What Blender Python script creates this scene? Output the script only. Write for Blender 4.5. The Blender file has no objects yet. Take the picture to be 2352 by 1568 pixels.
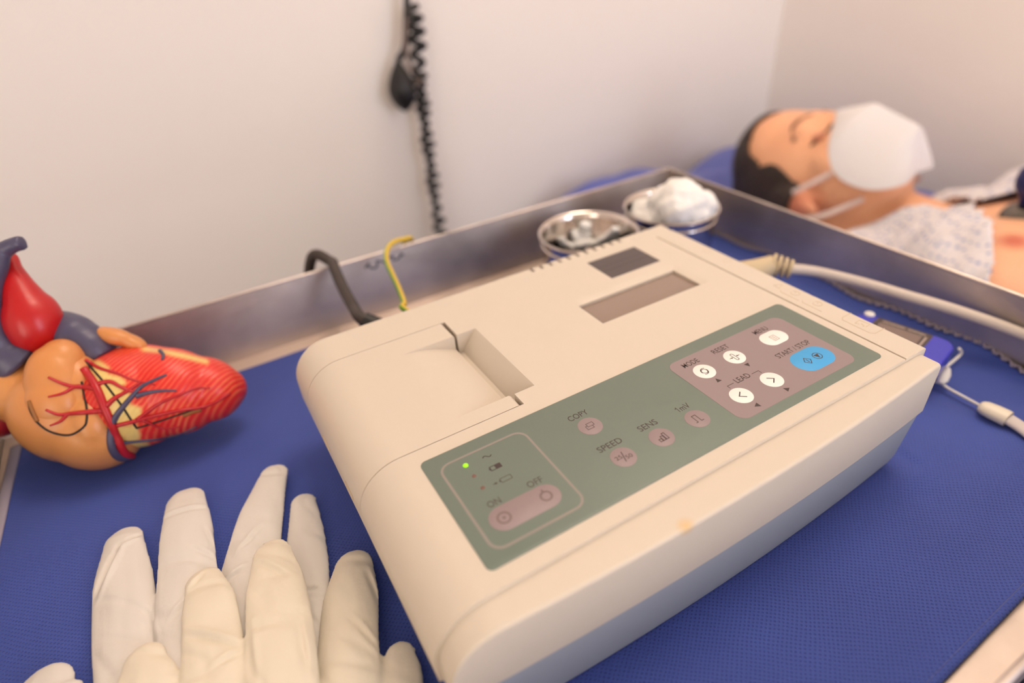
import bpy, bmesh, math, random
import numpy as np
from mathutils import Vector, Matrix, noise
from mathutils.bvhtree import BVHTree

# ------------------------------------------------------------------ scene, camera, light
S = 0.0012                                   # metres per modelling unit
sc = bpy.context.scene
COL = sc.collection
CAM_LOC = np.array([-38.04989, -95.01162, 146.01513])
CAM_ROT = (0.970131, 0.0632084, -0.5328854)
FPX = 1386.294
cam_d = bpy.data.cameras.new('camera'); cam = bpy.data.objects.new('camera', cam_d); COL.objects.link(cam)
cam.location = Vector(CAM_LOC) * S; cam.rotation_euler = CAM_ROT
cam_d.sensor_width = 36.0; cam_d.lens = FPX / 2352 * 36.0
cam_d.clip_start = 0.005; cam_d.clip_end = 30
cam_d.dof.use_dof = True; cam_d.dof.focus_distance = 226 * S
cam_d.dof.aperture_fstop = (cam_d.lens / 1000) / (5.2 * S)
cam_d.dof.aperture_blades = 9
sc.camera = cam
RCAM = np.array(cam.rotation_euler.to_matrix())
sc.view_settings.view_transform = 'Standard'; sc.view_settings.look = 'None'
sc.view_settings.gamma = 1.0; sc.view_settings.use_curve_mapping = False
sc.view_settings.exposure = -0.72
sc.cycles.max_bounces = 5; sc.cycles.diffuse_bounces = 4; sc.cycles.glossy_bounces = 3; sc.cycles.transmission_bounces = 2
sc.cycles.use_adaptive_sampling = True; sc.cycles.adaptive_threshold = 0.03; sc.cycles.caustics_reflective = False; sc.cycles.caustics_refractive = False; sc.cycles.use_light_tree = False; sc.cycles.use_denoising = True
w = bpy.data.worlds.new('world'); sc.world = w; w.use_nodes = True
w.node_tree.nodes['Background'].inputs[0].default_value = (1.0, 0.9, 0.82, 1)
w.node_tree.nodes['Background'].inputs[1].default_value = 0.05
XW, YW, XL, YF, ZF, ZC = 793., 560., -1050., -1250., -760., 1410.   # room: right, head, left, front walls, floor, ceiling

def area(name, loc, target, sx, sy, power, color):
    d = bpy.data.lights.new(name, 'AREA'); d.shape = 'RECTANGLE'; d.size = sx * S; d.size_y = sy * S
    d.energy = power; d.color = color
    o = bpy.data.objects.new(name, d); COL.objects.link(o); o.location = Vector(loc) * S
    o.rotation_euler = (Vector(target) - Vector(loc)).to_track_quat('-Z', 'Y').to_euler()
    return o
area('ceiling_lamp_light', (500, 230, ZC - 40), (500, 230, 0), 520, 460, 15, (1.0, 0.84, 0.69))
area('window_and_fill_light', (580, YF + 20, 330), (580, 0, 330), 360, 1040, 17, (0.76, 0.83, 1.0))
area('window_and_fill_light', (XL + 20, -900, 330), (0, -900, 330), 640, 1040, 19, (1.0, 0.85, 0.70))  # fill added from the left to brighten left-facing sides; no window known there

# ------------------------------------------------------------------ helpers
def lin(c):
    return tuple(((v / 255) / 12.92 if v <= 10.3 else ((v / 255 + .055) / 1.055) ** 2.4) for v in c)
def ray(u, v):
    return RCAM @ np.array([(u - 1176) / FPX, -(v - 784) / FPX, -1.0])
def at(u, v, d): return CAM_LOC + ray(u, v) * d
def onz(u, v, z=0.0):
    d = ray(u, v); return CAM_LOC + d * (z - CAM_LOC[2]) / d[2]
def ony(u, v, y):
    d = ray(u, v); return CAM_LOC + d * (y - CAM_LOC[1]) / d[1]
def onx(u, v, x):
    d = ray(u, v); return CAM_LOC + d * (x - CAM_LOC[0]) / d[0]
def project(P):
    q = (np.asarray(P, float) - CAM_LOC) @ RCAM
    return 1176 + FPX * q[..., 0] / -q[..., 2], 784 - FPX * q[..., 1] / -q[..., 2]

MATS = {}
def mat(name, color, rough=.5, metal=0., bump=None, var=None, spec=.5, sss=0., coat=0., emit=None, sheen=0.):
    """bump=(scale, strength[, stretch xyz]); var=(scale, second colour, amount)"""
    if name in MATS: return MATS[name]
    m = bpy.data.materials.new(name); m.use_nodes = True
    nt = m.node_tree; b = nt.nodes['Principled BSDF']
    b.inputs['Base Color'].default_value = (*lin(color), 1); b.inputs['Roughness'].default_value = rough
    b.inputs['Metallic'].default_value = metal; b.inputs['Specular IOR Level'].default_value = spec
    if coat: b.inputs['Coat Weight'].default_value = coat; b.inputs['Coat Roughness'].default_value = .12
    if sheen: b.inputs['Sheen Weight'].default_value = sheen
    if sss:
        b.inputs['Subsurface Weight'].default_value = sss; b.inputs['Subsurface Radius'].default_value = (1, .45, .3)
        b.inputs['Subsurface Scale'].default_value = 0.004
    if emit: b.inputs['Emission Color'].default_value = (*lin(color), 1); b.inputs['Emission Strength'].default_value = emit
    tc = nt.nodes.new('ShaderNodeTexCoord')
    if bump:
        mp = nt.nodes.new('ShaderNodeMapping'); nt.links.new(tc.outputs['Object'], mp.inputs[0])
        mp.inputs['Scale'].default_value = bump[2] if len(bump) > 2 else (1, 1, 1)
        n = nt.nodes.new('ShaderNodeTexNoise'); n.inputs['Scale'].default_value = bump[0]; n.inputs['Detail'].default_value = 4
        nt.links.new(mp.outputs[0], n.inputs['Vector'])
        bp = nt.nodes.new('ShaderNodeBump'); bp.inputs['Strength'].default_value = bump[1]; bp.inputs['Distance'].default_value = .001
        nt.links.new(n.outputs[0], bp.inputs['Height']); nt.links.new(bp.outputs[0], b.inputs['Normal'])
    if var:
        n = nt.nodes.new('ShaderNodeTexNoise'); n.inputs['Scale'].default_value = var[0]; n.inputs['Detail'].default_value = 5
        nt.links.new(tc.outputs['Object'], n.inputs['Vector'])
        mx = nt.nodes.new('ShaderNodeMix'); mx.data_type = 'RGBA'
        mr = nt.nodes.new('ShaderNodeMapRange'); mr.inputs[1].default_value = .4; mr.inputs[2].default_value = .65; mr.inputs[4].default_value = var[2]
        nt.links.new(n.outputs[0], mr.inputs[0]); nt.links.new(mr.outputs[0], mx.inputs[0])
        mx.inputs[6].default_value = (*lin(color), 1); mx.inputs[7].default_value = (*lin(var[1]), 1)
        nt.links.new(mx.outputs[2], b.inputs['Base Color'])
    MATS[name] = m
    return m
def nodes_of(m): return m.node_tree, m.node_tree.nodes['Principled BSDF']
def add_spot(m, centre, radius, color, softness=.5, amount=1.0):
    """a stain or pigment patch with a place of its own on the object (object coordinates, metres)"""
    nt, b = nodes_of(m)
    tc = nt.nodes.new('ShaderNodeTexCoord')
    ds = nt.nodes.new('ShaderNodeVectorMath'); ds.operation = 'DISTANCE'; ds.inputs[1].default_value = centre
    nt.links.new(tc.outputs['Object'], ds.inputs[0])
    mr = nt.nodes.new('ShaderNodeMapRange'); mr.inputs[1].default_value = radius * (1 - softness); mr.inputs[2].default_value = radius
    mr.inputs[3].default_value = amount; mr.inputs[4].default_value = 0
    nt.links.new(ds.outputs['Value'], mr.inputs[0])
    mx = nt.nodes.new('ShaderNodeMix'); mx.data_type = 'RGBA'
    src = b.inputs['Base Color']
    if src.is_linked: nt.links.new(src.links[0].from_socket, mx.inputs[6])
    else: mx.inputs[6].default_value = src.default_value
    mx.inputs[7].default_value = (*lin(color), 1)
    nt.links.new(mr.outputs[0], mx.inputs[0]); nt.links.new(mx.outputs[2], src)

class Geo:
    """vertices in modelling units plus faces; several shapes may be merged into ONE mesh"""
    def __init__(s): s.v = []; s.f = []; s.m = []
    def add(s, v, f, mi=0):
        o = len(s.v); s.v.extend([tuple(float(c) for c in p) for p in v]); s.f.extend([tuple(i + o for i in q) for q in f]); s.m.extend([mi] * len(f)); return s
    def merge(s, g): return s.add(g.v, g.f)
    def mesh(s, name, base=(0, 0, 0), scale=S):
        me = bpy.data.meshes.new(name)
        b = np.array(base, float)
        me.from_pydata([tuple((np.array(p) - b) * scale) for p in s.v], [], s.f); me.update(); return me

ROOT = {}
def finish(o, smooth):
    me = o.data
    if smooth is not None:
        me.shade_smooth() if hasattr(me, 'shade_smooth') else None
        if smooth < 180: me.set_sharp_from_angle(angle=math.radians(smooth))
def tag(o, label=None, cat=None, group=None, kind=None):
    if label: o['label'] = label
    if cat: o['category'] = cat
    if group: o['group'] = group
    if kind: o['kind'] = kind
    return o
def thing(name, base, label, cat, group=None):
    o = bpy.data.objects.new(name, None); COL.objects.link(o); o.location = Vector(base) * S; o.empty_display_size = .01
    ROOT[o.name] = base
    return tag(o, label, cat, group)
def base_of(o):
    while o.parent: o = o.parent
    return ROOT[o.name]
def build(name, geo, m, parent=None, smooth=40, base=None, label=None, cat=None, group=None, kind=None, wn_=False):
    """one mesh object out of a Geo or a mesh in modelling units"""
    if parent is not None: b = base_of(parent)
    else: b = base if base is not None else (0, 0, 0)
    if isinstance(geo, Geo): me = geo.mesh(name, b)
    else:
        me = geo; me.name = name
        a = np.empty(len(me.vertices) * 3); me.vertices.foreach_get('co', a)
        a = (a.reshape(-1, 3) - np.array(b)) * S; me.vertices.foreach_set('co', a.ravel()); me.update()
    o = bpy.data.objects.new(name, me); COL.objects.link(o); me.materials.clear()
    for mm in (m if isinstance(m, (list, tuple)) else [m]): me.materials.append(mm)
    if isinstance(geo, Geo) and any(geo.m): me.polygons.foreach_set('material_index', geo.m)
    if parent is not None: o.parent = parent
    else: o.location = Vector(b) * S; ROOT[o.name] = b
    finish(o, smooth)
    if wn_: wm = o.modifiers.new('weighted_normal', 'WEIGHTED_NORMAL'); wm.keep_sharp = True; wm.weight = 100
    return tag(o, label, cat, group, kind)

def bm_to_geo(bm):
    g = Geo(); bm.verts.index_update(); g.add([v.co for v in bm.verts], [[v.index for v in f.verts] for f in bm.faces]); bm.free(); return g
def box(x0, x1, y0, y1, z0, z1, bev=0, seg=2):
    bm = bmesh.new(); bmesh.ops.create_cube(bm, size=1)
    for v in bm.verts: v.co = Vector((x0 + (v.co.x + .5) * (x1 - x0), y0 + (v.co.y + .5) * (y1 - y0), z0 + (v.co.z + .5) * (z1 - z0)))
    if bev: bmesh.ops.bevel(bm, geom=list(bm.edges), offset=bev, segments=seg, affect='EDGES', profile=.5)
    return bm_to_geo(bm)
def prism(poly, z0, z1, bev=0, axis='z', seg=2):
    """extrude a 2-D polygon; axis y: poly is (x,z) and z0,z1 are y"""
    bm = bmesh.new()
    def P(p, h): return (p[0], p[1], h) if axis == 'z' else ((p[0], h, p[1]) if axis == 'y' else (h, p[0], p[1]))
    a = [bm.verts.new(P(p, z0)) for p in poly]; b = [bm.verts.new(P(p, z1)) for p in poly]
    n = len(poly); fa = bm.faces.new(a); fb = bm.faces.new(b)
    for i in range(n): bm.faces.new((a[i], a[(i + 1) % n], b[(i + 1) % n], b[i]))
    bmesh.ops.recalc_face_normals(bm, faces=list(bm.faces))
    if bev: bmesh.ops.bevel(bm, geom=list(fb.edges), offset=bev, segments=seg, affect='EDGES', profile=.5)
    return bm_to_geo(bm)
def rrect(x0, x1, y0, y1, r, n=6):
    out = []
    for cx, cy, a0 in ((x1 - r, y1 - r, 0), (x0 + r, y1 - r, 90), (x0 + r, y0 + r, 180), (x1 - r, y0 + r, 270)):
        for i in range(n + 1):
            a = math.radians(a0 + 90 * i / n); out.append((cx + r * math.cos(a), cy + r * math.sin(a)))
    return out
def stadium(cx, cy, h, r, n=14):
    out = []
    for sx, a0 in ((1, -90), (-1, 90)):
        for i in range(n + 1):
            a = math.radians(a0 + 180 * i / n); out.append((cx + sx * h + r * math.cos(a), cy + r * math.sin(a)))
    return out
def circle(cx, cy, r, n=40, sy=1.0): return [(cx + r * math.cos(2 * math.pi * i / n), cy + sy * r * math.sin(2 * math.pi * i / n)) for i in range(n)]
def arc(cx, cy, r, a0, a1, n=14): return [(cx + r * math.cos(math.radians(a0 + (a1 - a0) * i / n)), cy + r * math.sin(math.radians(a0 + (a1 - a0) * i / n))) for i in range(n + 1)]
def ribbon(g, pts, wd, z, closed=False):
    """flat printed line"""
    P = [Vector(p) for p in pts]; n = len(P); v = []
    for i in range(n):
        a = P[i - 1] if (i or closed) else P[i]; b = P[(i + 1) % n] if (i < n - 1 or closed) else P[i]
        d1 = (P[i] - a); d2 = (b - P[i])
        d1 = d1.normalized() if d1.length > 1e-9 else d2.normalized(); d2 = d2.normalized() if d2.length > 1e-9 else d1
        t = (d1 + d2); t = t.normalized() if t.length > 1e-6 else d1
        nn = Vector((-t.y, t.x)); k = 1 / max(.4, abs(nn.dot(Vector((-d1.y, d1.x)))))
        v += [(*(P[i] + nn * wd / 2 * k), z), (*(P[i] - nn * wd / 2 * k), z)]
    f = [(2 * i, 2 * i + 1, 2 * ((i + 1) % n) + 1, 2 * ((i + 1) % n)) for i in range(n if closed else n - 1)]
    g.add(v, f); return g
def flat(g, poly, z):
    g.add([(*p, z) for p in poly], [tuple(range(len(poly)))]); return g
def catmull(P, n=8):
    P = [np.array(p, float) for p in P]; Q = [2 * P[0] - P[1]] + P + [2 * P[-1] - P[-2]]; out = []
    for i in range(1, len(Q) - 2):
        for k in range(n):
            t = k / n
            out.append(.5 * ((2 * Q[i]) + (-Q[i - 1] + Q[i + 1]) * t + (2 * Q[i - 1] - 5 * Q[i] + 4 * Q[i + 1] - Q[i + 2]) * t * t + (-Q[i - 1] + 3 * Q[i] - 3 * Q[i + 1] + Q[i + 2]) * t ** 3))
    out.append(P[-1]); return out
def tube(P, r, n=12, flatten=1.0, up=(0, 0, 1), closed_caps=True):
    """swept tube with radius r (number or list); flatten scales the section along its second normal"""
    P = [Vector(tuple(map(float, p))) for p in P]; N = len(P)
    R = [r] * N if isinstance(r, (int, float)) else list(r)
    v = []; f = []; ref = None
    for i in range(N):
        t = (P[min(i + 1, N - 1)] - P[max(i - 1, 0)]); t = t.normalized() if t.length > 1e-9 else Vector((1, 0, 0))
        if ref is None:
            u0 = Vector(up); ref = u0 - t * u0.dot(t)
            if ref.length < 1e-3: ref = Vector((1, 0, 0)) - t * t.x
        else: ref = ref - t * ref.dot(t)
        ref.normalize(); s = t.cross(ref)
        for k in range(n):
            a = 2 * math.pi * k / n
            v.append(P[i] + s * math.cos(a) * R[i] + ref * math.sin(a) * R[i] * flatten)
    for i in range(N - 1):
        for k in range(n):
            f.append((i * n + k, i * n + (k + 1) % n, (i + 1) * n + (k + 1) % n, (i + 1) * n + k))
    if closed_caps: f.append(tuple(range(n - 1, -1, -1))); f.append(tuple((N - 1) * n + k for k in range(n)))
    return Geo().add(v, f)
def lathe(prof, c, n=48, ring=False):
    v = []; f = []
    for r, z in prof:
        for k in range(n): a = 2 * math.pi * k / n; v.append((c[0] + r * math.cos(a), c[1] + r * math.sin(a), c[2] + z))
    for i in range(len(prof) - 1):
        for k in range(n): f.append((i * n + k, i * n + (k + 1) % n, (i + 1) * n + (k + 1) % n, (i + 1) * n + k))
    if prof[0][0] > 1e-6 and not ring: f.append(tuple(range(n - 1, -1, -1)))
    if prof[-1][0] > 1e-6 and not ring: f.append(tuple((len(prof) - 1) * n + k for k in range(n)))
    return Geo().add(v, f)
def ellipsoid(c, r, axes=None, nu=28, nv=18):
    """r: three radii along axes (3x3 rows, default world)"""
    A = np.array(axes if axes is not None else np.eye(3), float); c = np.array(c, float); v = []; f = []
    v.append(c + A[2] * r[2])
    for i in range(1, nv):
        th = math.pi * i / nv
        for k in range(nu):
            ph = 2 * math.pi * k / nu
            v.append(c + A[0] * r[0] * math.sin(th) * math.cos(ph) + A[1] * r[1] * math.sin(th) * math.sin(ph) + A[2] * r[2] * math.cos(th))
    v.append(c - A[2] * r[2]); L = len(v) - 1
    for k in range(nu): f.append((0, 1 + k, 1 + (k + 1) % nu)); f.append((L, L - nu + (k + 1) % nu, L - nu + k))
    for i in range(nv - 2):
        for k in range(nu): f.append((1 + i * nu + k, 1 + (i + 1) * nu + k, 1 + (i + 1) * nu + (k + 1) % nu, 1 + i * nu + (k + 1) % nu))
    return Geo().add(v, f)
def temp_obj(geo):
    me = geo.mesh('tmp', scale=1.0)
    bm = bmesh.new(); bm.from_mesh(me); bmesh.ops.recalc_face_normals(bm, faces=list(bm.faces)); bm.to_mesh(me); bm.free()
    o = bpy.data.objects.new('tmp', me); COL.objects.link(o); return o
def bake(o, extra=()):
    dg = bpy.context.evaluated_depsgraph_get(); dg.update()
    me = bpy.data.meshes.new_from_object(o.evaluated_get(dg))
    for q in (o, *extra):
        d = q.data; bpy.data.objects.remove(q)
        if isinstance(d, bpy.types.Mesh): bpy.data.meshes.remove(d)
        elif d is not None: bpy.data.curves.remove(d)
    return me
def remesh(geos, voxel, smooth=6, factor=.5):
    g = Geo()
    for q in geos: g.merge(q)
    o = temp_obj(g)
    m = o.modifiers.new('r', 'REMESH'); m.mode = 'VOXEL'; m.voxel_size = voxel; m.use_smooth_shade = True
    if smooth: s = o.modifiers.new('s', 'SMOOTH'); s.iterations = smooth; s.factor = factor
    return bake(o)
def boolean(geo, cutters, op='DIFFERENCE'):
    o = temp_obj(geo); ex = []
    for c in cutters:
        q = temp_obj(c); ex.append(q)
        m = o.modifiers.new('b', 'BOOLEAN'); m.operation = op; m.object = q; m.solver = 'MANIFOLD'
    return bake(o, ex)
def solidified(me, thick):
    o = bpy.data.objects.new('tmp', me); COL.objects.link(o)
    m = o.modifiers.new('s', 'SOLIDIFY'); m.thickness = thick; m.offset = -1; m.use_even_offset = False
    return bake(o)
def coords(me):
    a = np.empty(len(me.vertices) * 3); me.vertices.foreach_get('co', a); return a.reshape(-1, 3)
def set_coords(me, a): me.vertices.foreach_set('co', np.asarray(a, float).ravel()); me.update()
def text_geo(body, x0, x1, y, z, cap, flip=False):
    """flat lettering from x0 to x1 on the base line y"""
    cu = bpy.data.curves.new('t', 'FONT'); cu.body = body; cu.size = 1; cu.resolution_u = 4; cu.offset = .007
    o = bpy.data.objects.new('t', cu); COL.objects.link(o)
    me = bake(o)
    a = coords(me); mn = a.min(0); mx = a.max(0)
    caph = .73 * 1.0 if body.upper() != body else (mx[1] - mn[1])
    s = (x1 - x0) / (mx[0] - mn[0])
    a[:, 0] = x0 + (a[:, 0] - mn[0]) * s
    a[:, 1] = y + (a[:, 1] - mn[1]) / (mx[1] - mn[1]) * cap
    a[:, 2] = z
    g = Geo().add(a, [tuple(p.vertices) for p in me.polygons]); bpy.data.meshes.remove(me); return g

# ------------------------------------------------------------------ materials
M_wall = mat('wall_paint', (250, 242, 235), .75, bump=(60, .03), spec=.3)
M_ceil = mat('ceiling_paint', (232, 226, 218), .9)
M_floor = mat('navy_vinyl', (38, 44, 84), .45, bump=(90, .05), var=(6, (48, 54, 96), .6))
M_beige = mat('beige_plastic', (216, 204, 187), .46, bump=(2600, .035), spec=.45)
M_grey = mat('bluegrey_plastic', (168, 175, 184), .5, bump=(2600, .04), spec=.4)
M_green = mat('green_membrane', (114, 127, 116), .42, bump=(1800, .02), spec=.4)
M_mauve = mat('mauve_print', (151, 133, 134), .42, bump=(1800, .02), spec=.4)
M_btnw = mat('white_button', (246, 240, 234), .4)
M_btnb = mat('blue_button', (62, 166, 228), .4)
M_ink = mat('dark_ink', (62, 48, 46), .55)
M_ink2 = mat('faded_ink', (80, 68, 64), .55)
M_line = mat('emboss_edge', (208, 190, 166), .6)
M_glass = mat('lcd_glass', (150, 130, 116), .18, spec=.55)
M_dark = mat('smoked_window', (78, 66, 64), .3, bump=(60, .02, (.2, 8, 1)))
M_gapshade = mat('gap_shade', (40, 34, 30), .8)  # near-black colour standing in for shade inside the door gap
M_black = mat('black_rubber', (20, 18, 18), .45, bump=(700, .05))
M_blackc = mat('black_cord', (58, 48, 42), .5)
M_cable = mat('ivory_cable', (214, 200, 186), .42)
M_conn = mat('yellowed_connector', (206, 186, 150), .5)
M_white = mat('white_plastic', (238, 234, 228), .4)
M_cotton = mat('cotton', (250, 247, 242), .95, bump=(900, .5), spec=.1, sheen=.3)
M_latex = mat('latex', (226, 220, 212), .5, bump=(160, .35), spec=.4)
M_latex2 = mat('cream_latex', (231, 221, 201), .5, bump=(160, .35), spec=.4)

# brushed steel
M_steel = mat('brushed_steel', (234, 221, 211), .4, 1.0, bump=(40, .25, (1, 1, 60)), var=(9, (150, 138, 130), .7))
M_steelp = mat('polished_steel', (222, 212, 204), .16, 1.0, bump=(30, .05, (1, 1, 20)))

# ------------------------------------------------------------------ the room
def struct(name, g, m, **k): return build(name, g, m, smooth=None, kind='structure', **k)
struct('floor', box(XL - 60, XW + 60, YF - 60, YW + 60, ZF - 60, ZF), M_floor, label='dark navy vinyl floor below the trolley')
struct('ceiling', box(XL - 60, XW + 60, YF - 60, YW + 60, ZC, ZC + 60), M_ceil)
struct('wall_head', box(XL, XW, YW, YW + 60, ZF, ZC), M_wall, label='cream painted wall behind the head of the bed')
struct('wall_right', box(XW, XW + 60, YF, YW + 60, ZF, ZC), M_wall, label='cream painted wall beside the patient')
VY0, VY1 = -1230., -570.
wl = Geo()
for q in ((YF, VY0, ZF, ZC), (VY1, YW + 60, ZF, ZC), (VY0, VY1, ZF, -240), (VY0, VY1, 900, ZC)): wl.merge(box(XL - 60, XL, q[0], q[1], q[2], q[3]))
struct('wall_left', wl, M_wall)
w2 = Geo()
for q in ((VY0, VY0 + 36, -240, 900), (VY1 - 36, VY1, -240, 900), (VY0 + 36, VY1 - 36, -240, -204), (VY0 + 36, VY1 - 36, 864, 900)): w2.merge(box(XL - 50, XL - 10, q[0], q[1], q[2], q[3]))
w2 = build('added_window', w2, M_white, smooth=None, kind='structure')  # frame added around the left fill light, unseen
build('pane', box(XL - 36, XL - 32, VY0 + 36, VY1 - 36, -204, 864), mat('window_glass', (200, 215, 235), .1, emit=.6), parent=w2, smooth=None)  # glowing pane of the added left window
wf = Geo()
WX0, WX1 = 380., 780.
for q in ((XL, WX0, ZF, ZC), (WX1, XW + 60, ZF, ZC), (WX0, WX1, ZF, -240), (WX0, WX1, 900, ZC)):
    wf.merge(box(q[0], q[1], YF - 60, YF, q[2], q[3]))
struct('wall_front', wf, M_wall)
wn = build('window_1', Geo().merge(box(WX0, WX0 + 36, YF - 50, YF - 10, -240, 900)).merge(box(WX1 - 36, WX1, YF - 50, YF - 10, -240, 900)).merge(box(WX0 + 36, WX1 - 36, YF - 50, YF - 10, -240, -204)).merge(box(WX0 + 36, WX1 - 36, YF - 50, YF - 10, 864, 900)), M_white, smooth=None, kind='structure')
build('pane', box(WX0 + 36, WX1 - 36, YF - 36, YF - 32, -204, 864), mat('window_glass', (200, 215, 235), .1, emit=.6), parent=wn, smooth=None)
for cx, cy, lab in ((500, 230, 'square white ceiling light panel above the couch and tray'),):
    t = thing('ceiling_light', (cx, cy, ZC), lab, 'light')
    for q in ((-285, -270, -255, 255), (270, 285, -255, 255), (-270, 270, -255, -240), (-270, 270, 240, 255)):
        build('frame_rail', box(cx + q[0], cx + q[1], cy + q[2], cy + q[3], ZC - 32, ZC), M_white, t, None)
    build('diffuser', box(cx - 270, cx + 270, cy - 240, cy + 240, ZC - 22, ZC), mat('lamp_diffuser', (255, 236, 210), .5, emit=1.5), t, None)

# ------------------------------------------------------------------ trolley with the steel tray
TZ, BZ = -18.0, -56.0          # rim height, floor height of the tray
X0, X1, Y0, Y1 = -164., 297., -87., 250.
tr = thing('instrument_trolley', (66, 80, ZF), 'brushed stainless steel trolley tray with raised walls under the blue drape', 'trolley')
build('tray_floor', box(X0 + 4, X1 - 1, Y0 + 2, Y1 - 5, BZ - 2, BZ, .4, 1), M_steel, tr)
def wall_piece(pts, ax, a0, a1): return prism(pts, a0, a1, 0, axis=ax)
tk = 1.6
build('tray_wall', prism([(Y1 - 6, BZ - 2), (Y1 - 6 + tk, BZ - 2), (Y1 + tk, TZ), (Y1, TZ)], X0, X1 + tk, axis='x'), M_steel, tr, None)
build('tray_wall', prism([(Y0, BZ - 2), (Y0 + tk, BZ - 2), (Y0 + tk, TZ), (Y0, TZ)], X0, X1 + tk, axis='x'), M_steel, tr, None)
build('tray_wall', prism([(X1 - 1, BZ - 2), (X1 - 1 + tk, BZ - 2), (X1 + tk, TZ), (X1, TZ)], Y0, Y1 + tk, axis='y'), M_steel, tr, None)
build('tray_wall', prism([(X0 + 4 - tk, BZ - 2), (X0 + 4, BZ - 2), (X0, TZ), (X0 - tk, TZ)], Y0, Y1 + tk, axis='y'), M_steel, tr, None)
for a, b in (((X0, Y1 + .8), (X1 + .8, Y1 + .8)), ((X1 + .8, Y1 + .8), (X1 + .8, Y0)), ((X0, Y0 + .4), (X1, Y0 + .4)), ((X0 - .4, Y0), (X0 - .4, Y1))):
    build('rim', tube([(a[0], a[1], TZ), (b[0], b[1], TZ)], 1.1, 10), M_steel, tr)
for lx in (X0 + 14, X1 - 14):
    for ly in (Y0 + 14, Y1 - 20):
        build('leg', tube([(lx, ly, ZF + 30), (lx, ly, BZ - 2)], 10, 16), M_steelp, tr)
        build('caster', Geo().merge(tube([(lx - 8, ly, ZF + 22), (lx + 8, ly, ZF + 22)], 22, 20)), M_black, tr)
build('lower_shelf', box(X0, X1, Y0, Y1, ZF + 180, ZF + 186, 1), M_steel, tr)
# faint pen mark on the inside of the back wall
mk = Geo(); P = []
for i in range(40):
    tt = i / 39; P.append((45 + 27 * tt + 1.2 * math.sin(tt * 31), -24 + 4 * tt * .3 + 2.2 * math.sin(tt * 22) * (1 - .4 * tt)))
def on_back(p): return (p[0], Y1 - 6 + 6 * (p[1] - BZ + 2) / (TZ - BZ + 2) - .12, p[1])
rb = Geo(); ribbon(rb, P, 1.1, 0); rb.v = [on_back((q[0], q[1])) for q in rb.v]
build('pen_mark', rb, mat('faded_pen', (70, 66, 78), .6), tr, None, label='faded illegible dark pen mark')

# ------------------------------------------------------------------ blue drape in the tray
def drape_z(x, y):
    n = noise.noise(Vector((x / 55, y / 40, 3.1))) * .8 + noise.noise(Vector((x / 22, y / 30, 7.7))) * .35
    z = -54.9 + .6 * n
    # long soft folds in front and to the right of the machine
    s = (x * .55 + y * .83)
    k = max(0, min(1, (x - 120) / 60)) * max(0, min(1, (30 - y) / 40))
    z += k * 1.0 * math.sin(s / 13.0) + k * 1.6 * noise.noise(Vector((x / 30, y / 18, 9.2)))
    if x > 282: z += (x - 282) ** 2 * .022
    if y < -66: z += (-66 - y) * .10
    if -25 < x < 196 and -20 < y < 150: z = min(z, -54.6)
    z = max(z, -55.7)
    return z
def xr(y): return 294.5 + 1.2 * math.sin(y / 17.) + .8 * math.sin(y / 7.)
def xl(y): return -153.5 + 1.5 * math.sin(y / 31.)
NX, NY = 210, 150
g = Geo(); v = []
for j in range(NY + 1):
    y = -74.5 + (231.5 + 74.5) * j / NY
    for i in range(NX + 1):
        x = xl(y) + (xr(y) - xl(y)) * i / NX
        yy = y - 1.2 * math.sin(x / 40.) * (1 if j == 0 else 0)
        v.append((x, yy, drape_z(x, y)))
f = [(j * (NX + 1) + i, j * (NX + 1) + i + 1, (j + 1) * (NX + 1) + i + 1, (j + 1) * (NX + 1) + i) for j in range(NY) for i in range(NX)]
g.add(v, f)
M_drape = mat('nonwoven_blue', (77, 84, 152), .68, spec=.4, sheen=.25)
nt, b = nodes_of(M_drape)
tc = nt.nodes.new('ShaderNodeTexCoord'); sx = nt.nodes.new('ShaderNodeSeparateXYZ')
nz = nt.nodes.new('ShaderNodeTexNoise'); nz.inputs['Scale'].default_value = 25
ad = nt.nodes.new('ShaderNodeVectorMath'); ad.operation = 'MULTIPLY_ADD'; ad.inputs[1].default_value = (.004, .004, 0)
nt.links.new(tc.outputs['Object'], nz.inputs['Vector']); nt.links.new(nz.outputs['Color'], ad.inputs[0]); nt.links.new(tc.outputs['Object'], ad.inputs[2])
nt.links.new(ad.outputs[0], sx.inputs[0])
def mth(op, a, b_=None, c=None):
    n = nt.nodes.new('ShaderNodeMath'); n.operation = op
    for i, q in enumerate((a, b_, c)):
        if q is None: continue
        if isinstance(q, (int, float)): n.inputs[i].default_value = q
        else: nt.links.new(q, n.inputs[i])
    return n.outputs[0]
s1 = mth('SINE', mth('MULTIPLY', sx.outputs[0], 2 * math.pi / (2.15 * S))); s2 = mth('SINE', mth('MULTIPLY', sx.outputs[1], 2 * math.pi / (1.75 * S)))
dots = mth('MULTIPLY', s1, s2)
mr = nt.nodes.new('ShaderNodeMapRange'); mr.inputs[1].default_value = .25; mr.inputs[2].default_value = .8; nt.links.new(dots, mr.inputs[0])
n3 = nt.nodes.new('ShaderNodeTexNoise'); n3.inputs['Scale'].default_value = 14; n3.inputs['Detail'].default_value = 6; nt.links.new(tc.outputs['Object'], n3.inputs['Vector'])
am = mth('MULTIPLY', mr.outputs[0], .6)
mx = nt.nodes.new('ShaderNodeMix'); mx.data_type = 'RGBA'; mx.inputs[6].default_value = (*lin((66, 91, 186)), 1); mx.inputs[7].default_value = (*lin((36, 57, 146)), 1)
nt.links.new(am, mx.inputs[0])
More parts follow.
